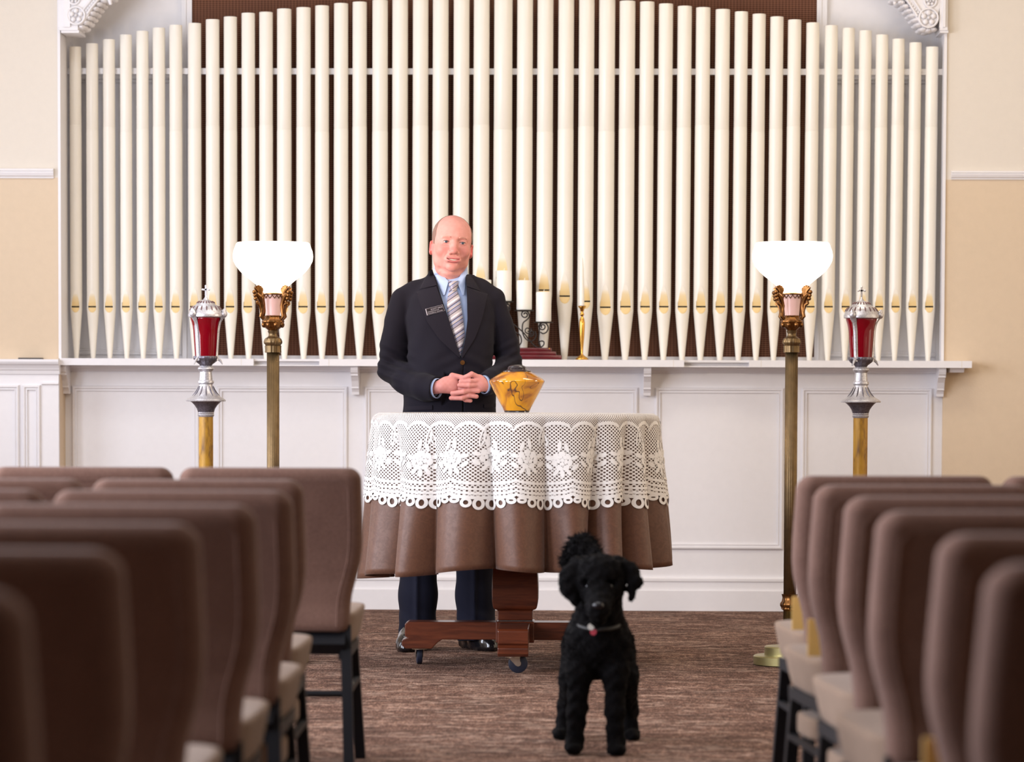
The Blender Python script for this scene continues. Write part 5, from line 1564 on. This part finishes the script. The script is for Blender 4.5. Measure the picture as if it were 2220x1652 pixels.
# name tag with lettering
q4 = [(925.6, 672), (962.7, 662.5), (967.7, 675.6), (929.2, 685.8)]
qy = min(Fj.surf_y(MP(*p)[0], MP(*p)[2], J0) for p in q4) - .010
qw = [Vector((MP(*p)[0], qy, MP(*p)[2])) for p in q4]
ctr = sum(qw, Vector()) / 4
m = MB(); m.rings([[p for p in qw], [p + Vector((0, .004, 0)) for p in qw]]); tg = m.build('name_tag', M['tag_silver'], man, smooth=False)
inn = [ctr + (p - ctr) * .94 + Vector((.0012, -.0008, .0003)) for p in qw]
MB().rings([[p for p in inn], [p + Vector((0, .002, 0)) for p in inn]]).build('tag_face', M['tag_black'], tg, smooth=False)
ex = (qw[1] - qw[0]).normalized(); ez = (qw[0] - qw[3]).normalized(); tw = (qw[1] - qw[0]).length; th_ = (qw[0] - qw[3]).length
def lettering(txt, u, v, h, width, parent):
    cu = bpy.data.curves.new('lettering', 'FONT'); cu.body = txt; cu.size = 1.0; cu.align_x = 'CENTER'
    to = bpy.data.objects.new('tmp_text', cu); COL.objects.link(to)
    bpy.context.view_layer.update()
    me = bpy.data.meshes.new_from_object(to.evaluated_get(bpy.context.evaluated_depsgraph_get()))
    bpy.data.objects.remove(to, do_unlink=True)
    co = np.array([v_.co for v_ in me.vertices]); wd = np.ptp(co[:, 0]); hd = np.ptp(co[:, 1])
    o0 = qw[3] + ex * (tw * u) + ez * (th_ * v); rl = rootloc(parent)
    for i, v_ in enumerate(me.vertices):
        a, b = (co[i, 0] - co[:, 0].mean()) / wd * width, (co[i, 1] - co[:, 1].min()) / hd * h
        p = o0 + ex * a + ez * b; p.y = qy - .0016; v_.co = p - rl
    return link_mesh('lettering', me, M['tag_silver'], parent, False)
lettering('SCOTT DAHL', .47, .60, .0058, .050, tg)
lettering('MANAGING PARTNER', .47, .36, .0038, .048, tg)
lettering('FUNERAL HOME', .47, .12, .0036, .062, tg)

# ---- trousers
Ft = field_px(845, 1100, 880, 1400, -.16, .18, .0062)
Ft.column([mz(y) for y in (1010, 960, 900)], [mx(974)] * 3, [YM] * 3, [.165, .172, .165], [.12, .125, .115], 2.4)
Ft.chain([(MP(925, 950), .092), (MP(914, 1060), .086), (MP(908, 1180), .078), (MP(906, 1290, .01), .076), (MP(904, 1395, 0), .078)], .03)
Ft.chain([(MP(1022, 950), .092), (MP(1028, 1060), .086), (MP(1030, 1180), .081), (MP(1031, 1290, .01), .079), (MP(1033, 1395, 0), .081)], .03)
X, Y_, Z = np.ix_(*Ft.ax)
for c_ in (906, 1031):                                    # pressed creases and break folds
    Ft.V -= (.010 * np.exp(-((X - mx(c_)) / .010) ** 2) * (Y_ < YM)).astype(np.float32)
    Ft.V += (.004 * np.exp(-((X - mx(c_)) / .07) ** 2 - ((Z - mz(1350)) / .06) ** 2) * np.sin(95 * (Z - mz(1350)) + 55 * (X - mx(c_)))).astype(np.float32)
Ft.V = np.maximum(Ft.V, .036 + .012 * np.clip((Y_ - YM) * -8, -1, 1) - Z).astype(np.float32)
vs_, fs_ = Ft.mesh(); np_mesh('trousers', [(vs_, fs_)], M['trouser'], man)
# ---- shoes
def shoe(heel, toe):
    heel, toe = Vector((*heel, 0)), Vector((*toe, 0)); d = (toe - heel).normalized()
    lo = np.minimum(heel, toe) - .07; hi = np.maximum(heel, toe) + .07; hi[2] = .17; lo[2] = -.02
    F = Field(lo, hi, .0042)
    L = (toe - heel).length
    at = lambda f, z: tuple(heel + d * (L * f) + Vector((0, 0, z)))
    F.chain([(at(.08, .030), .032), (at(.30, .028), .033), (at(.62, .030), .044), (at(.82, .026), .040), (at(.95, .022), .028)], .02)
    F.chain([(at(.12, .085), .040), (at(.32, .085), .042), (at(.58, .056), .041), (at(.80, .036), .036)], .03)
    X, Y_, Z = np.ix_(*F.ax)
    F.V = np.maximum(F.V, .001 - Z)
    F.V -= (.0035 * np.exp(-((Z - .010) / .010) ** 2)).astype(np.float32)       # welt
    u = ((X - heel.x) * d.x + (Y_ - heel.y) * d.y) / L; w = -(X - heel.x) * d.y + (Y_ - heel.y) * d.x
    rim = np.abs(np.sqrt(((u - .74) / .20) ** 2 + (w / .030) ** 2) - 1)          # moccasin seam
    F.V -= (.0022 * np.exp(-(rim / .08) ** 2) * (Z > .04)).astype(np.float32)
    F.V = np.maximum(F.V, .001 - Z).astype(np.float32)
    np_mesh('shoe', [F.mesh()], M['shoe'], man)
shoe((mx(908), 13.47), (mx(882), 13.20))
shoe((mx(1004), 13.47), (mx(1072), 13.27))

# ================================================================ the dog
YD = 9.46
def DP(px, py, dy=0.0):
    q = P(px, py, YD + dy); return np.array((q.x, q.y, q.z))
dg0 = DP(1296, 1637)
dog = thing('dog', (dg0[0], YD, 0), 'black curly-coated dog standing in the aisle facing the camera', 'dog')
Fd = Field((DP(1190, 1600)[0], YD - .24, -.03), (DP(1400, 1600)[0], YD + .66, .70), .0048)
Fd.ell(DP(1296, 1392, .08), (.088, .13, .108), .03)
Fd.cone(DP(1296, 1392, .10), DP(1294, 1392, .44), .090, .084, .04)
Fd.cone(DP(1297, 1372, .05), DP(1300, 1290, .0), .078, .066, .03)
Fd.ell(DP(1301, 1262, -.03), (.074, .082, .072), .02)                                # skull
Fd.ell(DP(1300, 1228, -.03), (.068, .070, .034), .025)                               # topknot
Fd.cone(DP(1299, 1290, -.08), DP(1297, 1318, -.145), .046, .034, .02)                # muzzle
Fd.cone(DP(1297, 1325, -.12), DP(1296, 1345, -.10), .030, .024, .02)                 # beard
Fd.ell(DP(1270, 1268, -.09), (.020, .012, .012), .01, sub=True); Fd.ell(DP(1326, 1266, -.09), (.020, .012, .012), .01, sub=True)
Fd.chain([(DP(1254, 1228, -.02), .030), (DP(1236, 1250, -.03), .030), (DP(1234, 1274, -.045), .026), (DP(1247, 1303, -.06), .014)], .014)     # ears
Fd.chain([(DP(1342, 1224, -.02), .026), (DP(1364, 1238, -.03), .026), (DP(1376, 1260, -.045), .020), (DP(1367, 1299, -.06), .007)], .014)
Fd.chain([(DP(1262, 1400, .03), .055), (DP(1256, 1460, .0), .037), (DP(1251, 1540, -.005), .027), (DP(1246, 1612, -.005), .027)], .02)
Fd.chain([(DP(1332, 1400, .03), .055), (DP(1334, 1460, .0), .037), (DP(1333, 1540, -.005), .027), (DP(1335, 1614, -.005), .027)], .02)
Fd.ell(DP(1243, 1622, -.025), (.027, .040, .020), .012); Fd.ell(DP(1337, 1625, -.025), (.028, .040, .020), .012)
Fd.chain([(DP(1270, 1405, .40), .078), (DP(1246, 1470, .35), .046), (DP(1228, 1532, .46), .026), (DP(1219, 1585, .43), .024)], .02)
Fd.chain([(DP(1324, 1405, .40), .078), (DP(1352, 1470, .35), .044), (DP(1363, 1532, .46), .026), (DP(1368, 1585, .43), .024)], .02)
Fd.ell(DP(1214, 1592, .40), (.025, .038, .019), .012); Fd.ell(DP(1370, 1594, .40), (.026, .038, .019), .012)
Fd.chain([(DP(1292, 1345, .52), .032), (DP(1276, 1275, .55), .036), (DP(1252, 1218, .53), .044), (DP(1262, 1190, .48), .042), (DP(1287, 1204, .43), .028)], .02)
Fd.wave(.0013, [(140, 60, 90, 0, 1), (-90, 120, 150, 1, 1), (60, -140, 130, 2, 1), (210, 90, -160, .5, .7)])
Fd.V = np.maximum(Fd.V, .002 - np.ix_(*Fd.ax)[2]).astype(np.float32)
dv, df = Fd.mesh(); np_mesh('body', [(dv, df)], M['dog'], dog)
rg = np.random.default_rng(3)
dn = np.zeros_like(dv); fn = np.cross(dv[df[:, 2]] - dv[df[:, 0]], dv[df[:, 3]] - dv[df[:, 1]])
for k in range(4): np.add.at(dn, df[:, k], fn)
dn /= np.linalg.norm(dn, axis=1)[:, None] + 1e-9
cen = dv[df].mean(1)
if np.median((dn * (dv - dv.mean(0))).sum(1)) < 0: dn = -dn
sel = rg.choice(len(dv), 17000); p0 = dv[sel]; nn = dn[sel]
ok = (p0[:, 2] > .012) & ~((np.abs(p0[:, 0] - DP(1297, 1318, -.14)[0]) < .03) & (p0[:, 1] < YD - .15))
p0, nn = p0[ok], nn[ok]; K = len(p0)
hgt = np.clip(p0[:, 2] / .5, .35, 1)
ln = rg.uniform(.007, .016, K) * hgt; tdir = nn * .8 + rg.normal(0, .45, (K, 3)) + np.array([0, 0, -.45]); tdir /= np.linalg.norm(tdir, axis=1)[:, None]
headz = (p0[:, 2] > .36) & (p0[:, 1] < YD + .12); ln[headz] *= .55
tail = (p0[:, 1] > YD + .4) & (p0[:, 2] > .52); ln[tail] *= 1.8
a1 = np.cross(tdir, rg.normal(0, 1, (K, 3))); a1 /= np.linalg.norm(a1, axis=1)[:, None]; a2 = np.cross(tdir, a1)
w = .0026
base = p0 - nn * .002
v4 = np.stack([base + a1 * w, base + (-.5 * a1 + .87 * a2) * w, base + (-.5 * a1 - .87 * a2) * w, base + tdir * ln[:, None]], 1).reshape(-1, 3)
ii = np.arange(K)[:, None] * 4
tri = np.concatenate([ii + np.array([[0, 1, 3]]), ii + np.array([[1, 2, 3]]), ii + np.array([[2, 0, 3]])])
me = bpy.data.meshes.new('fur'); me.from_pydata((v4 - np.array(rootloc(dog))).tolist(), [], tri.tolist())
fu = link_mesh('fur', me, M['dog'], dog, False); fu['kind'] = 'stuff'
MB().ball(tuple(DP(1297, 1313, -.178)), (.017, .012, .012), 14, 9).build('nose', M['dog_nose'], dog)
for px in (1277, 1322): MB().ball(tuple(DP(px, 1272, -.098)), .010, 12, 8).build('eye', M['dog_nose'], dog)
cpts = [Vector(DP(1298, 1352, .02)) + Vector((.060 * math.cos(a), -.01 + .068 * math.sin(a), .012 * math.sin(a))) for a in np.linspace(0, 2 * PI, 33)]
colr = MB().tube(cpts, .006, 8, cap=False).build('collar', M['dark_rubber'], dog)
for px, py, mt, r in ((1281, 1359, 'steel', .010), (1295, 1350, 'steel', .009), (1286, 1370, 'red_tag', .010)):
    q = DP(px, py, -.105); MB().tube([(q[0], q[1] - .001, q[2]), (q[0] + .001, q[1] + .002, q[2])], r, 14).build('id_tag', M[mt], colr)
